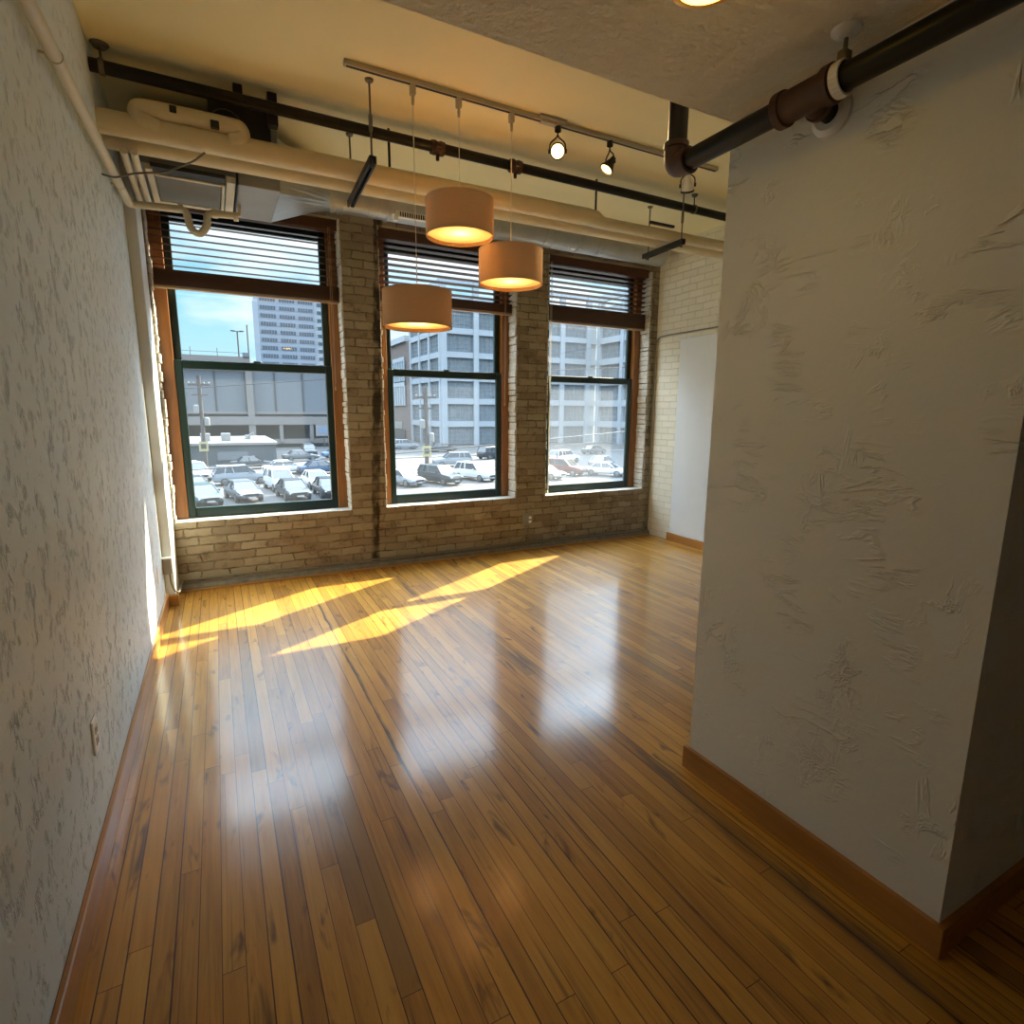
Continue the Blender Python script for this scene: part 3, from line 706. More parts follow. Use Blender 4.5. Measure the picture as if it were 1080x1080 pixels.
# pipe along the projecting block
PX, PZ = 1.565, 2.392
t = thing('black_drain_pipe', 'thick black steel pipe running overhead along the plastered wall block', 'pipe', (PX, 1.2, PZ))
p = MB(); p.tube([(PX, YB, PZ), (PX, 1.68, PZ)], .034, 28); p.build('pipe_run', M['pipe_black'], t)
p = MB(); p.tube([(PX, 1.695, PZ+.03), (PX, 1.695, H)], .034, 28); p.build('riser', M['pipe_black'], t)
p = MB(); p.tube([(PX, 1.63, PZ), (PX, 1.70, PZ), (PX, 1.70, PZ+.075)], .041, 24, bend=.045)
p.lathe([(.036, -.010), (.045, -.009), (.045, .009), (.036, .010)], (PX, 1.635, PZ), (0, 1, 0), 24)
p.lathe([(.036, -.010), (.045, -.009), (.045, .009), (.036, .010)], (PX, 1.70, PZ+.07), (0, 0, 1), 24)
p.build('elbow', M['rust'], t)
p = MB(); p.tube([(PX, 1.10, PZ), (PX, 1.26, PZ)], .043, 24); p.tube([(PX, 1.18, PZ), (PX+.075, 1.18, PZ-.008)], .036, 24)
for yy in (1.105, 1.255): p.lathe([(.04, -.014), (.050, -.012), (.050, .012), (.04, .014)], (PX, yy, PZ), (0, 1, 0), 24)
p.lathe([(.03, -.008), (.041, -.006), (.041, .008), (.03, .01)], (PX+.06, 1.18, PZ-.006), (1, 0, 0), 24)
p.build('tee', M['rust'], t)
p = MB(); p.cyl((PX+.06, 1.18, PZ-.006), (CX, 1.18, PZ-.014), .027, 20); p.build('stub', M['pipe_black'], t)
p = MB(); p.lathe([(.028, -.018), (.045, -.020), (.060, -.010), (.062, 0), (.028, 0)], (CX, 1.18, PZ-.014), (1, 0, 0), 32); p.build('escutcheon', M['sock_white'], t)
t = thing('pipe_hanger', 'painted clevis hanger holding the black pipe to the lowered ceiling', 'hanger', (PX, 1.06, HS))
p = MB(); p.lathe([(.001, -.022), (.018, -.018), (.036, -.008), (.038, 0)], (PX, 1.075, HS), n=24); p.build('ceiling_plate', M['sock_white'], t)
p = MB(); p.cyl((PX, 1.075, HS-.01), (PX, 1.075, PZ+.04), .0055, 10); p.cbox(PX-.016, PX+.016, 1.062, 1.088, PZ+.036, PZ+.068, .004); p.build('rod', M['steel'], t)
p = MB()
ringo = [(PX+math.cos(a)*.042, 1.075, PZ+math.sin(a)*.042) for a in [i/24*2*PI for i in range(25)]]
for i in range(24): p.bar(ringo[i], ringo[i+1], .026, .006, up=(0, 0, 1) if abs(math.cos((i+.5)/24*2*PI)) < .7 else (1, 0, 0))
p.build('clamp_band', M['sock_white'], t)

# ------------------------------------------------------------------ fan coil, ducts and small pipes at the left
t = thing('fan_coil_unit', 'ceiling fan coil unit with grey filter above the left window', 'air unit', (0, 4.6, 2.95))
p = MB(); p.box(-.30, .235, 4.33, 5.0, 2.99, 3.30); p.build('casing', M['galv_dull'], t)
p = MB(); p.box(-.24, .17, 4.30, 4.42, 2.965, 2.99); p.build('dark_slot', M['dark'], t)
p = MB(); p.cbox(-.225, .145, 4.43, 4.92, 2.962, 2.99, .003); p.build('filter', M['filter'], t)
p = MB(); p.cbox(-.27, -.232, 4.33, 4.97, 2.955, 2.99, .003); p.cbox(.150, .168, 4.40, 4.97, 2.952, 2.99, .003); p.cbox(.175, .228, 4.31, 4.97, 2.95, 2.99, .003)
p.cbox(-.232, .15, 4.92, 4.97, 2.955, 2.99, .003); p.cbox(-.225, .17, 4.405, 4.43, 2.955, 2.99, .003)
p.build('filter_frame', M['pipe_white'], t)
t = thing('supply_duct', 'galvanised duct with boxy plenum and round run above the windows', 'duct', (2, 5.0, 3.0))
p = MB(); p.cbox(.245, .50, 4.31, 5.02, 2.95, 3.32, .004); p.build('plenum', M['galv_dull'], t)
for xx in (.24, .25):
    pass
p = MB(); p.cbox(.237, .2445, 4.31, 5.02, 2.946, 3.32, .002); p.build('plenum_flange', M['strut'], t)
# transition: rectangle to circle
RC = Vector((.94, 5.02, 3.235)); RR = .125; nseg = 32
def rect_pt(a, y0=4.36, y1=5.02, z0=2.955, z1=3.30, x=.50):
    cy, cz = math.cos(a), math.sin(a); hy, hz = (y1-y0)/2, (z1-z0)/2
    k = 1/max(abs(cy), abs(cz)); return Vector((x, (y0+y1)/2+cy*k*hy, (z0+z1)/2+cz*k*hz))
r0 = [rect_pt(PI/4+2*PI*i/nseg) for i in range(nseg)]
r1 = [Vector((RC.x, RC.y+RR*math.cos(PI/4+2*PI*i/nseg), RC.z+RR*math.sin(PI/4+2*PI*i/nseg))) for i in range(nseg)]
p = MB(); p.loft([r0, r1], smooth=False); p.build('transition', M['galv'], t)
p = MB(); p.tube([(.93, RC.y, RC.z), (4.50, RC.y+.02, RC.z+.0)], RR, 36)
for x in (.965, .985, 1.02, 1.05, 1.95, 2.20, 2.45, 3.05, 3.35, 3.60): p.lathe([(RR, -.008), (RR+.005, -.005), (RR+.005, .005), (RR, .008)], (x, RC.y+.006, RC.z), (1, 0, 0), 36)
p.lathe([(RR, 0), (RR+.012, .01), (RR+.012, .02), (RR, .03)], (1.40, RC.y, RC.z), (1, 0, 0), 36)
p.build('round_duct', M['galv'], t)
p = MB()
for x in (1.25, 1.33, 2.95):
    p = MB(); p.lathe([(RR, -.002), (RR+.003, 0), (RR, .002)], (x, RC.y+.004, RC.z), (1, 0, 0), 36); p.build('band', M['galv_dull'], t)
g = MB(); g.cbox(1.46, 1.80, 4.868, 4.90, 3.105, 3.155, .003)
gg = g.build('air_register', M['sock_white'], t)
g = MB()
for k in range(15): x = 1.49+k*.02; g.box(x, x+.011, 4.8655, 4.869, 3.113, 3.147)
g.build('louvre_slots', M['dark'], gg)
g = MB(); g.box(1.44, 1.475, 4.865, 4.905, 3.075, 3.125); g.build('damper_handle', M['sock_white'], t)
g = MB(); g.hexa([(.60, 4.50, 2.995), (.66, 4.52, 3.005), (.655, 4.60, 3.01), (.595, 4.58, 3.0), (.60, 4.50, 2.997), (.66, 4.52, 3.007), (.655, 4.60, 3.012), (.595, 4.58, 3.002)])
g = MB(); g.cbox(3.20, 3.26, 4.86, 4.90, 3.085, 3.10, .003); g.build('hanger_tab', M['sock_white'], t)
# label sits on the transition underside
cA = (r0[nseg*5//8-0]+r1[nseg*5//8-0])*.5
# condensate pipe with p-trap
t = thing('condensate_pipe', 'cream drain pipe sloping along the left wall with trap by the blind', 'pipe', (-.3, 4.7, 2.8))
p = MB()
p.tube([(-.405, 1.562, 2.65), (-.405, 2.35, 2.70), (-.405, 4.73, 2.855), (-.075, 4.73, 2.868), (-.058, 4.73, 2.75), (-.005, 4.73, 2.715), (.045, 4.73, 2.775), (.055, 4.73, 2.862), (.10, 4.73, 2.872), (.25, 4.73, 2.88)], .024, 16, bend=.035)
p.build('pipe_run', M['pipe_white'], t)
for x0_, x1_, r_u in ((.085, .12, .029), (.22, .25, .029), (-.12, -.09, .027)):
    MB().cyl((x0_, 4.73, 2.870), (x1_, 4.73, 2.872), r_u, 16).build('union', M['pipe_white'], t)
MB().tube([(.245, 4.73, 2.88), (.262, 4.73, 2.885), (.262, 4.73, 2.95)], .012, 10).build('drain_stub', M['pipe_white'], t)
for yy in (2.7, 4.3):
    p = MB(); p.lathe([(.024, -.01), (.027, -.01), (.027, .01), (.024, .01)], (-.405, yy, 2.70+(yy-2.35)*.0651), (0, 1, .065), 16)
    p.box(XL, -.428, yy-.01, yy+.01, 2.695+(yy-2.35)*.0651, 2.705+(yy-2.35)*.0651); p.build('wall_clip', M['pipe_white'], t)
for k, (x, lab) in enumerate(((-.350, 'left one of two cream coil pipes running towards the window'), (-.300, 'right one of two cream coil pipes running towards the window'))):
    p = MB(); p.tube([(x, 4.10, 2.955), (x, 4.22, 2.935), (x, 4.90, 2.925), (x+.02, 5.02, 2.94), (x+.02, 5.03, 3.0)] if k else [(x, 4.10, 2.955), (x, 4.22, 2.935), (x, 5.0, 2.925), (x, 5.05, 3.02)], .019, 14, bend=.04)
    tag(p.build('coil_pipe', M['pipe_white']), lab, 'pipe', 'pair of coil pipes')
tag(MB().tube([(XL, 3.96, 2.765), (-.40, 4.0, 2.768), (-.30, 4.06, 2.83), (-.15, 4.05, 2.86), (.0, 4.0, 2.93), (.06, 4.03, 2.998)], .0055, 8, bend=.03).build('loose_cable', M['steel']), 'thin loose grey cable sagging from the left wall to the pipes', 'cable')

# ------------------------------------------------------------------ conduits, boxes, outlets
t = thing('wall_conduit', 'slim metal conduit along the foot of the brick wall and up the right corner', 'conduit', (2, 5.27, .07))
p = MB(); p.tube([(-.355, 5.27, .092), (4.62, 5.272, .062), (4.700, 5.272, .14), (4.700, 5.275, 2.27), (4.710, 5.255, 2.385), (4.712, 5.10, 2.395), (4.712, 2.0, 2.39)], .009, 10, bend=.09, steps=8)
p.build('conduit_run', M['conduit'], t)
for x in (.6, 1.75, 2.5, 3.9):
    p = MB(); p.cbox(x-.012, x+.012, 5.258, D, .062, .1, .002); p.build('strap', M['conduit'], t)
t = thing('brick_wall_outlet', 'grey outlet box on the brick pier with two bent conduits', 'outlet', (2.965, 5.27, .3))
p = MB(); p.cbox(2.915, 3.015, 5.245, D, .275, .40, .005); p.build('box', M['grey_box'], t)
p = MB(); p.cbox(2.955, 3.020, 5.240, 5.246, .285, .39, .002); pp = p.build('face_plate', M['grey_box'], t)
for zz in (.315, .36): MB().cbox(2.970, 3.004, 5.236, 5.2405, zz-.014, zz+.014, .003).build('socket', M['white_plastic'], pp)
p = MB(); p.tube([(2.945, 5.268, .275), (2.945, 5.268, .18), (2.90, 5.264, .09), (2.75, 5.262, .078)], .009, 10, bend=.05); p.tube([(2.985, 5.268, .275), (2.985, 5.268, .16), (3.03, 5.264, .08), (3.16, 5.262, .07)], .009, 10, bend=.05)
p.build('bent_conduit', M['conduit'], t)

def outlet(y, z, label):
    t = thing('wall_outlet', label, 'outlet', (XL, y, z))
    pl = MB().cbox(XL, XL+.008, y-.037, y+.037, z-.060, z+.060, .003).build('cover_plate', M['white_plastic'], t)
    for dz in (-.02, .02):
        s = MB(); s.cbox(XL+.007, XL+.010, y-.017, y+.017, z+dz-.014, z+dz+.014, .002); so = s.build('socket', M['socket_grey'], pl)
        for dy, z0_, z1_ in ((-.006, -.002, .007), (.006, -.002, .007), (0, -.010, -.006)):
            MB().box(XL+.0098, XL+.0106, y+dy-.0014, y+dy+.0014, z+dz+z0_, z+dz+z1_).build('slot', M['dark'], pl)
outlet(2.18, .415, 'white duplex outlet low on the left wall in the foreground')
tag(MB().cbox(XL, XL+.006, 4.46, 4.53, .30, .42, .002).build('blank_plate', M['white_plastic']), 'flat white blank plate on the left wall near the corner', 'cover plate')
t = thing('junction_box', 'small grey junction box on the corner pilaster with curved conduit', 'box', (-.42, 4.86, .3))
p = MB(); p.cbox(-.448, -.388, 4.835, 4.885, .27, .385, .004); p.build('box', M['grey_box'], t)
p = MB(); p.cbox(-.450, -.385, 4.830, 4.885, .385, .397, .003); p.build('cover', M['trim'], t)
p = MB(); p.tube([(-.405, 4.86, .27), (-.405, 4.86, .19), (-.385, 4.862, .12), (-.36, 4.90, .10), (-.355, 5.25, .095)], .007, 10, bend=.04); p.build('curved_conduit', M['conduit'], t)

# ------------------------------------------------------------------ outside
G = -5.0
struct('ground', MB().box(-160, 260, 12, 420, G-.3, G), M['asphalt'], 'grey asphalt parking lot outside the windows', 'ground')
struct('sidewalk', MB().box(9.5, 33, 50.5, 60, G, G+.06), M['concrete_out'], 'pale concrete sidewalk strip across the lot', 'sidewalk')
struct('street_kerb', MB().box(-60, 90, 77.3, 78.6, G, G+.12), M['concrete_out'], 'pale kerb along the far street', 'kerb')

# parking structure
t = thing('parking_structure', 'long grey parking structure with tall panels seen through the left window', 'building', (0, 118, G))
Y0 = 110
p = MB(); p.box(-60, 26, Y0, Y0+30, .6, 9.0); p.build('panel_wall', M['grey_panel'], t)
p = MB(); p.box(-60, 5.9, Y0-.8, Y0+20, 9.0, 10.7); p.build('parapet', M['tan_band'], t)
p = MB(); p.box(-60, 26, Y0-1.0, Y0, -.9, .55); p.box(-60, 26, Y0-.6, Y0, 1.0, 1.4); p.build('tan_ledge', M['tan_band'], t)
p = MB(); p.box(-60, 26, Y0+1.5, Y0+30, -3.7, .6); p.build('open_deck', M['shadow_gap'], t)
p = MB(); p.box(-60, 26, Y0-.6, Y0+.6, -4.3, -3.5); p.build('lower_band', M['tan_band'], t)
p = MB(); p.box(-60, 26, Y0, Y0+30, G, -3.7); p.build('storefront', M['dark_glass'], t)
for x in (-9, -4.5, 0.2, 5.0, 9.7, 14.4, 19.2, 24):
    p = MB(); p.box(x-.15, x+.15, Y0-.12, Y0, 1.4, 8.6); p.build('panel_joint', M['joint'], t)
p = MB(); p.box(5.0, 6.1, Y0-.9, Y0+.1, -3.7, 8.8); p.build('pier', M['tan_band'], t)
p = MB(); p.box(4.9, 5.9, Y0-1, Y0+1, 10.7, 11.4); p.build('stair_head', M['grey_panel'], t)
for x in (-3, 1, -7, 10.3, 15.5, 20.7):
    p = MB(); (p.box(x-.06, x+.06, Y0-.6, Y0-.5, 10.7, 12.0) if x < 5 else p.box(x-.3, x+.3, Y0-.9, Y0-.1, -4.0, .6)); p.build('railing_post' if x < 5 else 'column', M['tan_band'], t)
p = MB(); p.box(-60, 5.9, Y0-.58, Y0-.52, 11.3, 11.38); p.build('top_rail', M['tan_band'], t)
def lamppost(x, y, z0, z1, label, arm=.9):
    t = thing('lamp_post', label, 'lamp post', (x, y, z0))
    MB().tube([(x, y, z0), (x, y, z1)], .12, 8).build('pole', M['pole'], t)
    a = MB(); a.box(x-arm, x+arm, y-.06, y+.06, z1-.06, z1+.06); a.build('arm', M['pole'], t)
    for s in (-1, 1): MB().cbox(x+s*arm-.35, x+s*arm+.35, y-.2, y+.2, z1-.02, z1+.16, .03).build('lamp_head', M['pole'], t)
lamppost(4.4, 112, 10.7, 15.2, 'double-headed lamp post on top of the parking structure', .7)
tag(MB().tube([(6.0, 112, 9.0), (6.0, 112, 16.4)], .11, 8).build('roof_mast', M['pole']), 'tall thin mast beside the lamp post on the parking structure', 'mast')

# tower
t = thing('office_tower', 'pale blue high-rise tower with rows of windows in the left window', 'building', (32, 272, G))
p = MB(); p.box(18.4, 40.6, 260, 290, G, 50.6); p.build('tower_body', M['tower'], t)
p = MB(); p.box(40.6, 52, 262, 288, G, 50.6); p.build('sunlit_side', M['white_bldg'], t)  # sunlit side of the tower, its brightness put into a paler colour
first = None
for fl in range(9):
    z = 20.4+fl*3.22
    for k, (xa, xb) in enumerate(((19.2, 25.3), (26.6, 32.8), (34.0, 40.0))):
        q = MB(); q.box(xa, xb, 259.86, 260.05, z, z+1.5); q.cur = 1
        for j in range(7): xx = xa+(xb-xa)*j/6; q.box(xx-.09, xx+.09, 259.8, 259.87, z, z+1.5)
        q.box(xa, xb, 259.8, 259.87, z+1.42, z+1.55); q.build('window', [M['tower_glass'], M['tower']], t)
    q = MB(); q.box(42, 51, 261.86, 262.05, z-.2, z+1.2); q.build('window', M['tower_glass'], t)

# low roofed building
t = thing('low_shop', 'low slate-coloured flat-roofed building behind the parked cars', 'building', (-5, 84, G))
p = MB(); p.box(-22, 6.4, 76, 96, G, -2.45); p.build('walls', M['lowwall'], t)
p = MB(); p.hexa([(-22.2, 75.8, -2.6), (6.6, 75.8, -2.6), (6.6, 96.2, -2.6), (-22.2, 96.2, -2.6), (-22.2, 75.8, -2.3), (6.6, 75.8, -2.3), (6.6, 96.2, -2.3), (-22.2, 96.2, -2.3)]); p.build('roof', M['roof_white'], t)
p = MB(); p.box(-.2, 3.2, 75.9, 76.0, G+.6, G+1.6); p.build('shop_panel', M['grey_panel'], t)
for x, y, s in ((-1.4, 80, 1.0), (.9, 80, 1.0), (-4.1, 82, 1.1), (3.6, 84, .6)):
    p = MB(); p.cbox(x-s*.55, x+s*.55, y, y+s, -2.3, -2.3+s, .05); p.build('rooftop_unit', M['roof_white'], t)
p = MB(); p.tube([(2.9, 82, -2.3), (4.2, 82, -1.3)], .07, 6); p.tube([(4.2, 82, -2.3), (4.2, 82, -1.2)], .07, 6); p.build('roof_mast', M['roof_white'], t)

# industrial building with window bays
def bay_window(xa, xb, z, hgt, y=None, x=None, nx=6, nz=4, glass=None):
    q = MB()
    g = .12
    def bx(a, b, z0, z1, d0, d1):
        if y is not None: q.box(a, b, y+d0, y+d1, z0, z1)
        else: q.box(x+d0, x+d1, a, b, z0, z1)
    bx(xa, xb, z, z+hgt, -.02, .02); q.cur = 1
    for j in range(nx+1): c = xa+(xb-xa)*j/nx; bx(c-.06, c+.06, z, z+hgt, -.09, -.02)
    for j in range(nz+1): c = z+hgt*j/nz; bx(xa, xb, c-.05, c+.05, -.085, -.02)
    return q
t = thing('factory_building', 'white concrete factory building with gridded windows across the lot', 'building', (57, 116, G))
FX, FY = 39.3, 104
p = MB(); p.box(FX+.5, 76, FY+.6, FY+19.5, G, 23.6); p.build('core', M['white_bldg'], t)
fl_z = [G+.3+4.45*k for k in range(7)]
p = MB()
for z in fl_z: p.box(FX-.05, 76, FY-.1, FY+.7, z+3.35, z+4.45)
p.box(FX-.05, 76, FY-.1, FY+.7, 26, 26.8) if False else None
p.build('floor_bands', M['white_bldg'], t)
xsb = [FX+6.75*k for k in range(6)]
for k, x in enumerate(xsb):
    p = MB(); p.box(x-.1, x+1.0, FY-.25, FY+.65, G, 26.2); p.build('pier', M['white_bldg'], t)
for x in xsb:
    for z in fl_z[:6]:
        if x+6.6 < 76: bay_window(x+1.0, x+6.65, z, 3.35, y=FY+.35, nx=6, nz=4).build('window', [M['bldg_glass'], M['muntin']], t)
p = MB()
for z in fl_z: p.box(FX-.1, FX+.6, FY+.7, FY+19.5, z+3.35, z+4.45)
p.build('side_bands', M['white_bldg'], t)
for k in range(4):
    yy = FY+.65+k*6.1
    p = MB(); p.box(FX-.2, FX+.55, yy-.1, yy+.7, G, 26.2); p.build('pier', M['white_bldg'], t)
for k in range(3):
    for z in fl_z[:6]:
        bay_window(FY+1.35+k*6.1, FY+6.6+k*6.1, z, 3.35, x=FX+.3, nx=5, nz=4).build('window', [M['bldg_glass'], M['muntin']], t)
# projecting wing to the right
t = thing('factory_wing', 'projecting wing of the factory seen at the right edge of the right window', 'building', (86, 86, G))
p = MB(); p.box(76.5, 96, 62, 103.5, G, 24); p.build('core', M['white_bldg'], t)
p = MB()
for z in fl_z: p.box(75.6, 76.6, 62, 103.4, z+3.2, z+4.45)
p.build('floor_bands', M['white_bldg'], t)
for k in range(6):
    yy = 62+k*8.1
    p = MB(); p.box(75.4, 76.6, yy, yy+1.0, G, 25.5); p.build('pier', M['white_bldg'], t)
    if k < 5:
        for z in fl_z[:6]: bay_window(yy+1, yy+8.1, z, 3.2, x=76.3, nx=5, nz=3).build('window', [M['bldg_glass'], M['muntin']], t)
# annex buildings to the left of the factory
t = thing('brick_warehouse', 'brown brick warehouse with pale glazed upper floors beside the factory', 'building', (48, 140, G))
p = MB(); p.box(39.5, 60, 124.5, 175, G, 17.3); p.build('walls', M['brick_out'], t)
p = MB(); p.box(39.0, 60.5, 127, 175, 17.3, 18.6); p.build('cornice', M['white_bldg'], t)
for k in range(4):
    for z in (3.0, 8.6):
        q = MB(); ya = 128+k*11; q.box(39.2, 39.5, ya, ya+9.4, z, z+4.6); q.cur = 1
        for j in range(6): c = ya+9.4*j/5; q.box(39.1, 39.2, c-.2, c+.2, z, z+4.6)
        q.box(39.1, 39.2, ya, ya+9.4, z+4.4, z+5.4); q.build('window', [M['blue_glass'], M['white_bldg']], t)
p = MB(); p.box(39.2, 39.5, 131, 138, -2.5, -.8); p.build('shop_sign', M['roof_white'], t)
p = MB(); p.box(39.2, 39.5, 129, 140, G, -2.7); p.build('shopfront', M['shadow_gap'], t)

# utility poles
def upole(x, y, h, label, trans=True):
    t = thing('utility_pole', label, 'pole', (x, y, G))
    MB().tube([(x, y, G), (x, y, G+h)], .22, 10).build('pole', M['pole'], t)
    a = MB(); a.box(x-1.1, x+1.1, y-.1, y+.1, G+h-1.1, G+h-.9); a.box(x-.8, x+.8, y-.1, y+.1, G+h-2.2, G+h-2.05); a.build('crossarm', M['pole'], t)
    for dx in (-1, -.5, .5, 1): MB().lathe([(.08, 0), (.10, .1), (.05, .22), (.001, .24)], (x+dx, y, G+h-.9), n=8).build('insulator', M['roof_white'], t)
    if trans:
        for dx, z in ((.5, G+h-5.6), (-.45, G+h-4.2)):
            MB().lathe([(.001, 0), (.26, .03), (.28, .1), (.28, .85), (.2, .95), (.001, .98)], (x+dx, y-.15, z), n=14).build('transformer', M['roof_white'], t)
    p = MB(); p.box(x-.55, x+.4, y-.26, y-.2, G+1.9, G+3.0); p.build('sign', M['yellow'], t)
    p = MB(); p.box(x-.35, x+.2, y-.28, y-.26, G+2.2, G+2.75); p.build('sign_symbol', M['wire'], t)
upole(-1.45, 73.5, 10.4, 'weathered utility pole with transformers in front of the low shop')
upole(19.4, 56.2, 9.0, 'pale utility pole with yellow sign seen through the middle window')
upole(36.6, 62, 8.2, 'utility pole at the right of the middle window view', False)
lamppost(41.5, 84, G, 3.9, 'double-headed street lamp before the factory facade', 1.0)
t = tag(MB().tube([(-12, 12, -.14), (-.44, 12, .40), (4.5, 12, .66), (9.79, 12, 1.02), (22, 12, 1.9)], .012, 8).build('overhead_cable', M['cable']), 'thick grey overhead cable crossing low in all three windows', 'cable')
tag(MB().tube([(-30, 40, .6), (-1.4, 40, 2.85), (6.7, 40, 3.65), (60, 40, 7.5)], .03, 6).build('power_line', M['wire']), 'thin dark power line high in the left window view', 'cable')
t = thing('billboard_sign', 'white and blue sign board in front of the parking structure', 'sign', (17.4, 107, G))
MB().box(15.9, 18.7, 107, 107.15, -2.9, -.9).build('board', M['roof_white'], t)
MB().box(16.4, 18.3, 106.95, 107.0, -2.4, -1.4).build('panel', M['blue_sign'], t)
MB().tube([(17.3, 107.1, G), (17.3, 107.1, -2.8)], .1, 6).build('post', M['pole'], t)

# --- cars
def car(kind, paint, x, y, rz, label, g=None):
    t = bpy.data.objects.new('car', None); COL.objects.link(t)
    tag(t, label, 'car', g or 'cars in the lot and street outside')
    suv = kind == 'suv'; Ln = 4.75 if suv else 4.6; W = .93 if suv else .9
    hl, hood, belt, roof = (Ln/2, 1.02 if suv else .86, 1.10 if suv else .93, 1.74 if suv else 1.44)
    P = PAINT[paint]
    # body loft along local x (front +x)
    st = []
    prof = [(-hl, .45, .80, .72), (-hl+.12, .32, belt-.04, .90), (-hl+.8, .30, belt, 1.0), (-.3, .30, belt, 1.0), (.75, .30, belt-.01, 1.0), (1.1, .30, hood+.02, .99), (hl-.5, .30, hood-.06, .95), (hl-.10, .34, hood-.16, .86), (hl, .42, .66, .76)]
    for px, zb, zt, wf in prof:
        w = W*wf; m = (zb+zt)/2
        st.append([(px, -w*.88, zb), (px, -w, zb+.14), (px, -w, m+.05), (px, -w*.93, zt-.03), (px, -w*.84, zt), (px, w*.84, zt), (px, w*.93, zt-.03), (px, w, m+.05), (px, w, zb+.14), (px, w*.88, zb)])
    b = MB(); b.loft(st, smooth=False)
    # roof and pillars
    ra, rb = (-hl+.45, .35) if suv else (-1.0, .30)
    ba, bb = (-hl+.12, 1.12) if suv else (-hl+.75, 1.15)
    rw = W*.70; bw = W*.90
    b.hexa([(ra-.05, -rw, roof-.05), (rb+.05, -rw, roof-.05), (rb+.05, rw, roof-.05), (ra-.05, rw, roof-.05), (ra, -rw*.9, roof), (rb, -rw*.9, roof), (rb, rw*.9, roof), (ra, rw*.9, roof)])
    for s in (-1, 1):
        b.bar((ba, s*bw, belt-.02), (ra, s*rw, roof-.03), .07, .10); b.bar((bb, s*bw, belt-.04), (rb, s*rw, roof-.03), .06, .07)
        m0 = (ba+bb)/2-.1; b.bar((m0, s*(bw+.005), belt-.02), ((ra+rb)/2-.05, s*(rw+.005), roof-.04), .07, .07)
        if suv: m1 = ba+.85; b.bar((m1, s*(bw+.005), belt-.02), (ra+.65, s*(rw+.005), roof-.04), .08, .08)
        b.bar((.62, s*(bw+.04), belt+.02), (.62, s*(bw+.2), belt+.06), .12, .12)
    b.build('body', P, t)
    c = MB(); c.hexa([(ba+.02, -bw+.03, belt-.05), (bb-.02, -bw+.03, belt-.05), (bb-.02, bw-.03, belt-.05), (ba+.02, bw-.03, belt-.05), (ra, -rw+.02, roof-.04), (rb, -rw+.02, roof-.04), (rb, rw-.02, roof-.04), (ra, rw-.02, roof-.04)])
    c.build('glass', M['carglass'], t)
    for wx in (-hl+.92, hl-.92):
        for s in (-1, 1):
            q = MB(); q.cyl((wx, s*(W-.20), .34), (wx, s*(W+.012), .34), .34, 20); wo = q.build('wheel', M['tire'], t)
            q = MB(); q.lathe([(.001, .02), (.06, .02), (.20, .012), (.22, 0)], (wx, s*(W+.012), .34), (0, s, 0), 14); q.build('rim', M['hub'], wo)
    q = MB(); q.box(hl-.06, hl+.02, -.45, .45, .48, .68); q.build('grille', M['grille'], t)
    for s in (-1, 1):
        MB().cbox(hl-.16, hl-.0, s*.62-.14, s*.62+.14, hood-.32, hood-.20, .03).build('headlight', M['headlight'], t)
        MB().cbox(-hl-.0, -hl+.10, s*.68-.12, s*.68+.12, belt-.28, belt-.10, .03).build('taillight', M['taillight'], t)
    MB().box(hl+.01, hl+.03, -.26, .26, .36, .48).build('plate', M['headlight'], t)
    t.location = (x, y, G); t.rotation_euler = (0, 0, rz)
F = -PI/2
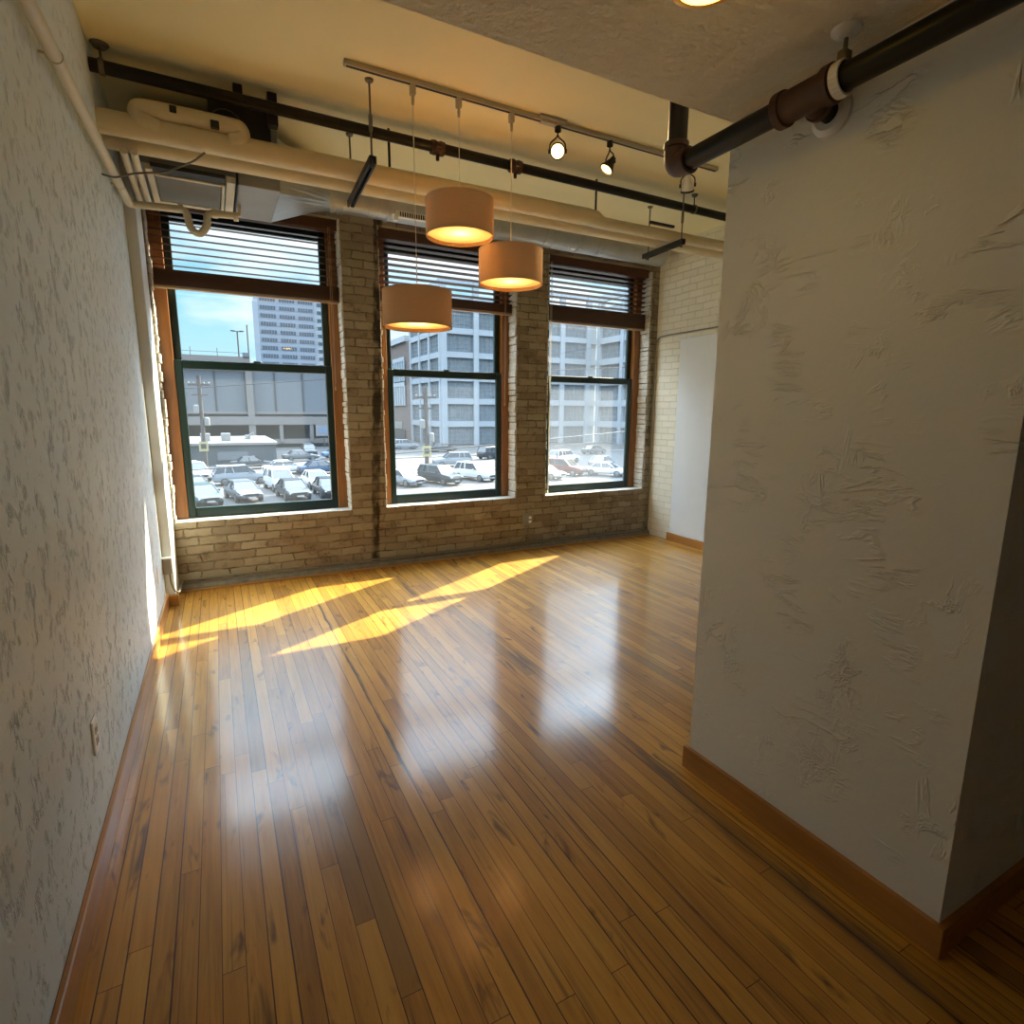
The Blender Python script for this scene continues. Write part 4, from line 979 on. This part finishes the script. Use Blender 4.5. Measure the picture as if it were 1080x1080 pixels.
cars = [
 ('sedan', 'teal', -1.3, 44.7, F+.25, 'dark teal sedan at the lower left corner of the left window view'),
 ('sedan', 'dark', -2.0, 50.3, F+.2, 'dark sedan behind the teal sedan at the left window edge'),
 ('sedan', 'grey', 1.35, 45.6, F+.22, 'grey sedan nose towards the viewer below the silver SUV'),
 ('sedan', 'dark', 4.75, 44.9, F+.12, 'dark hatchback in the front row before the white SUV'),
 ('suv', 'white', 4.35, 50.2, F+.15, 'white SUV nosed in behind the dark hatchback'),
 ('sedan', 'dark', 7.4, 45.0, F+.05, 'dark car cut by the right edge of the left window'),
 ('sedan', 'white', 7.3, 50.6, F+.1, 'white sedan at the right edge, one row back'),
 ('suv', 'silver', 1.65, 55.6, 0.06, 'silver SUV parked side-on, middle of the left window view'),
 ('sedan', 'white', 6.1, 63.0, .05, 'white car side-on behind the white SUV'),
 ('sedan', 'blue', 9.4, 61.2, .03, 'blue sedan side-on towards the right of the left window'),
 ('suv', 'white', -2.2, 60.5, F+.3, 'white van-like SUV behind at the far left edge'),
 ('sedan', 'dark', 3.3, 70.2, .0, 'dark car side-on close to the low shop'),
 ('sedan', 'grey', 9.6, 78.9, .05, 'grey car on the street right of the low shop'),
 ('suv', 'dark', 11.9, 88.0, F, 'dark SUV on the far street before the storefront'),
 ('sedan', 'sky', 15.0, 81.5, .05, 'bright blue car on the far street at the window edge'),
 ('sedan', 'silver', 14.4, 48.6, F+.45, 'silver sedan at the lower left of the middle window'),
 ('suv', 'dark', 17.9, 48.3, F+.35, 'dark SUV nose out in the middle window, lower centre'),
 ('suv', 'white', 22.0, 49.4, F+.35, 'white wagon nose out at the lower right of the middle window'),
 ('suv', 'silver', 25.2, 63.6, 2.95, 'silver SUV side-on, largest car across the middle window'),
 ('suv', 'silver', 29.3, 96.5, .1, 'silver van on the street at the left of the middle window'),
 ('sedan', 'dark', 33.0, 87.5, .05, 'dark car on the street before the factory corner'),
 ('suv', 'dark', 34.6, 72.0, .4, 'dark pickup-sized car at the right of the middle window'),
 ('sedan', 'white', 28.6, 47.6, F+.5, 'white sedan at the lower left of the right window'),
 ('suv', 'red', 32.4, 49.6, F+.5, 'dark red SUV nose out in the right window'),
 ('sedan', 'white', 36.0, 47.0, F+.6, 'white sedan at the lower right of the right window'),
 ('sedan', 'silver', 41.0, 54.5, .5, 'silver sedan side-on in the right window'),
 ('suv', 'white', 40.5, 62.0, .3, 'white SUV side-on further back in the right window'),
 ('sedan', 'grey', 54.0, 74.0, .2, 'grey car far back in the right window'),
]
for c in cars: car(*c)

# ------------------------------------------------------------------ sky and sun
wd = bpy.data.worlds.new('sky'); SC.world = wd; wd.use_nodes = True
nt = wd.node_tree; nt.nodes.clear()
out = nt.nodes.new('ShaderNodeOutputWorld'); bg = nt.nodes.new('ShaderNodeBackground')
tc = nt.nodes.new('ShaderNodeTexCoord'); sp = nt.nodes.new('ShaderNodeSeparateXYZ'); nt.links.new(tc.outputs['Generated'], sp.inputs[0])
rp = nt.nodes.new('ShaderNodeValToRGB'); nt.links.new(sp.outputs[2], rp.inputs[0])
cr = rp.color_ramp; cr.elements[0].position = 0; cr.elements[0].color = (.62, .84, .92, 1); cr.elements[1].position = .75; cr.elements[1].color = (.10, .28, .62, 1)
e_ = cr.elements.new(.16); e_.color = (.33, .68, .86, 1); e_ = cr.elements.new(.4); e_.color = (.22, .50, .80, 1)
mp = nt.nodes.new('ShaderNodeMapping'); mp.inputs['Scale'].default_value = (1, 1, 3.2); mp.inputs['Location'].default_value = (.35, .1, .42); nt.links.new(tc.outputs['Generated'], mp.inputs[0])
nz = nt.nodes.new('ShaderNodeTexNoise'); nz.inputs['Scale'].default_value = 2.6; nz.inputs['Detail'].default_value = 7; nz.inputs['Roughness'].default_value = .55; nt.links.new(mp.outputs[0], nz.inputs['Vector'])
cl = nt.nodes.new('ShaderNodeValToRGB'); nt.links.new(nz.outputs['Fac'], cl.inputs[0]); cl.color_ramp.elements[0].position = .46; cl.color_ramp.elements[0].color = (0, 0, 0, 1); cl.color_ramp.elements[1].position = .62; cl.color_ramp.elements[1].color = (1, 1, 1, 1)
mx = nt.nodes.new('ShaderNodeMix'); mx.data_type = 'RGBA'; nt.links.new(cl.outputs[0], mx.inputs[0]); nt.links.new(rp.outputs[0], mx.inputs[6]); mx.inputs[7].default_value = (.95, 1.0, 1.05, 1)

# sky brightness added overhead and towards the sun to lift the room light
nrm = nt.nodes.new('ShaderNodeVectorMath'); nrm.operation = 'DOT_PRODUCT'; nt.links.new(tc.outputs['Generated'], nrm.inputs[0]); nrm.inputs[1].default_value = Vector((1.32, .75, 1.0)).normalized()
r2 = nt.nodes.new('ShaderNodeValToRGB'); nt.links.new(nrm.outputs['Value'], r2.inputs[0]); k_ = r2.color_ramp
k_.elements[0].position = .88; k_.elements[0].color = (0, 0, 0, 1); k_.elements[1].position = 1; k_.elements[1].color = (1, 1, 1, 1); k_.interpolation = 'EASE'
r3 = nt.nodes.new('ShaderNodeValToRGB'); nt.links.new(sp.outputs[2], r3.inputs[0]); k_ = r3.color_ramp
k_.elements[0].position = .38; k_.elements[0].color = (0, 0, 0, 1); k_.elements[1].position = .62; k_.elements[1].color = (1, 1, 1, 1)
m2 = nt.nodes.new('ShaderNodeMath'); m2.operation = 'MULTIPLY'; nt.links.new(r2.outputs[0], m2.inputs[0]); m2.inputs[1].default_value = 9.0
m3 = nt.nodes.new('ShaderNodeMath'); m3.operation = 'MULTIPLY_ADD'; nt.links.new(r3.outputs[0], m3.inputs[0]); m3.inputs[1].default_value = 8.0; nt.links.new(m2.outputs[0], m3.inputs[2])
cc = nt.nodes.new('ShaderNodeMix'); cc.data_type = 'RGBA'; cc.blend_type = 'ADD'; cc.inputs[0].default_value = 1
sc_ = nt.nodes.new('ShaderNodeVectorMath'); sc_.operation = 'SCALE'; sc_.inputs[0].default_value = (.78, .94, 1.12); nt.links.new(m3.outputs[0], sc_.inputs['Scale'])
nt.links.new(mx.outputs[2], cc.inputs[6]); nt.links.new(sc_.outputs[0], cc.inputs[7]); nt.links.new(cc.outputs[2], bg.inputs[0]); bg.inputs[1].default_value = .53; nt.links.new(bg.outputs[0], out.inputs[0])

sd = Vector((-1.32, -.75, -1.0)).normalized()
sl = bpy.data.lights.new('sun', 'SUN'); sl.energy = 10.5; sl.angle = math.radians(.53); sl.color = (1, .84, .56)
so = bpy.data.objects.new('sun', sl); COL.objects.link(so); so.rotation_euler = sd.to_track_quat('-Z', 'Y').to_euler(); so.location = (20, 20, 30)

# ------------------------------------------------------------------ camera
a, b_, c_ = .48494, .17707, .00624
ca, sa = math.cos(a), math.sin(a); cb_, sb = math.cos(b_), math.sin(b_)
fwd = Vector((sa*cb_, ca*cb_, -sb)); rt = Vector((ca, -sa, 0)); up = rt.cross(fwd)
r_ = rt*math.cos(c_)+up*math.sin(c_); u_ = up*math.cos(c_)-rt*math.sin(c_)
cam = bpy.data.cameras.new('camera'); cam.sensor_width = 36; cam.lens = 585.3/1080*36; cam.clip_end = 1000; cam.clip_start = .02
co = bpy.data.objects.new('camera', cam); COL.objects.link(co)
mt = Matrix((r_, u_, -fwd)).transposed().to_4x4(); mt.translation = Vector((0, 0, 1.5)); co.matrix_world = mt
SC.camera = co
SC.view_settings.view_transform = 'Standard'; SC.view_settings.look = 'None'; SC.view_settings.gamma = 1; SC.view_settings.exposure = 1.42
SC.view_settings.use_curve_mapping = False
SC.cycles.max_bounces = 12; SC.cycles.transparent_max_bounces = 16; SC.cycles.diffuse_bounces = 6
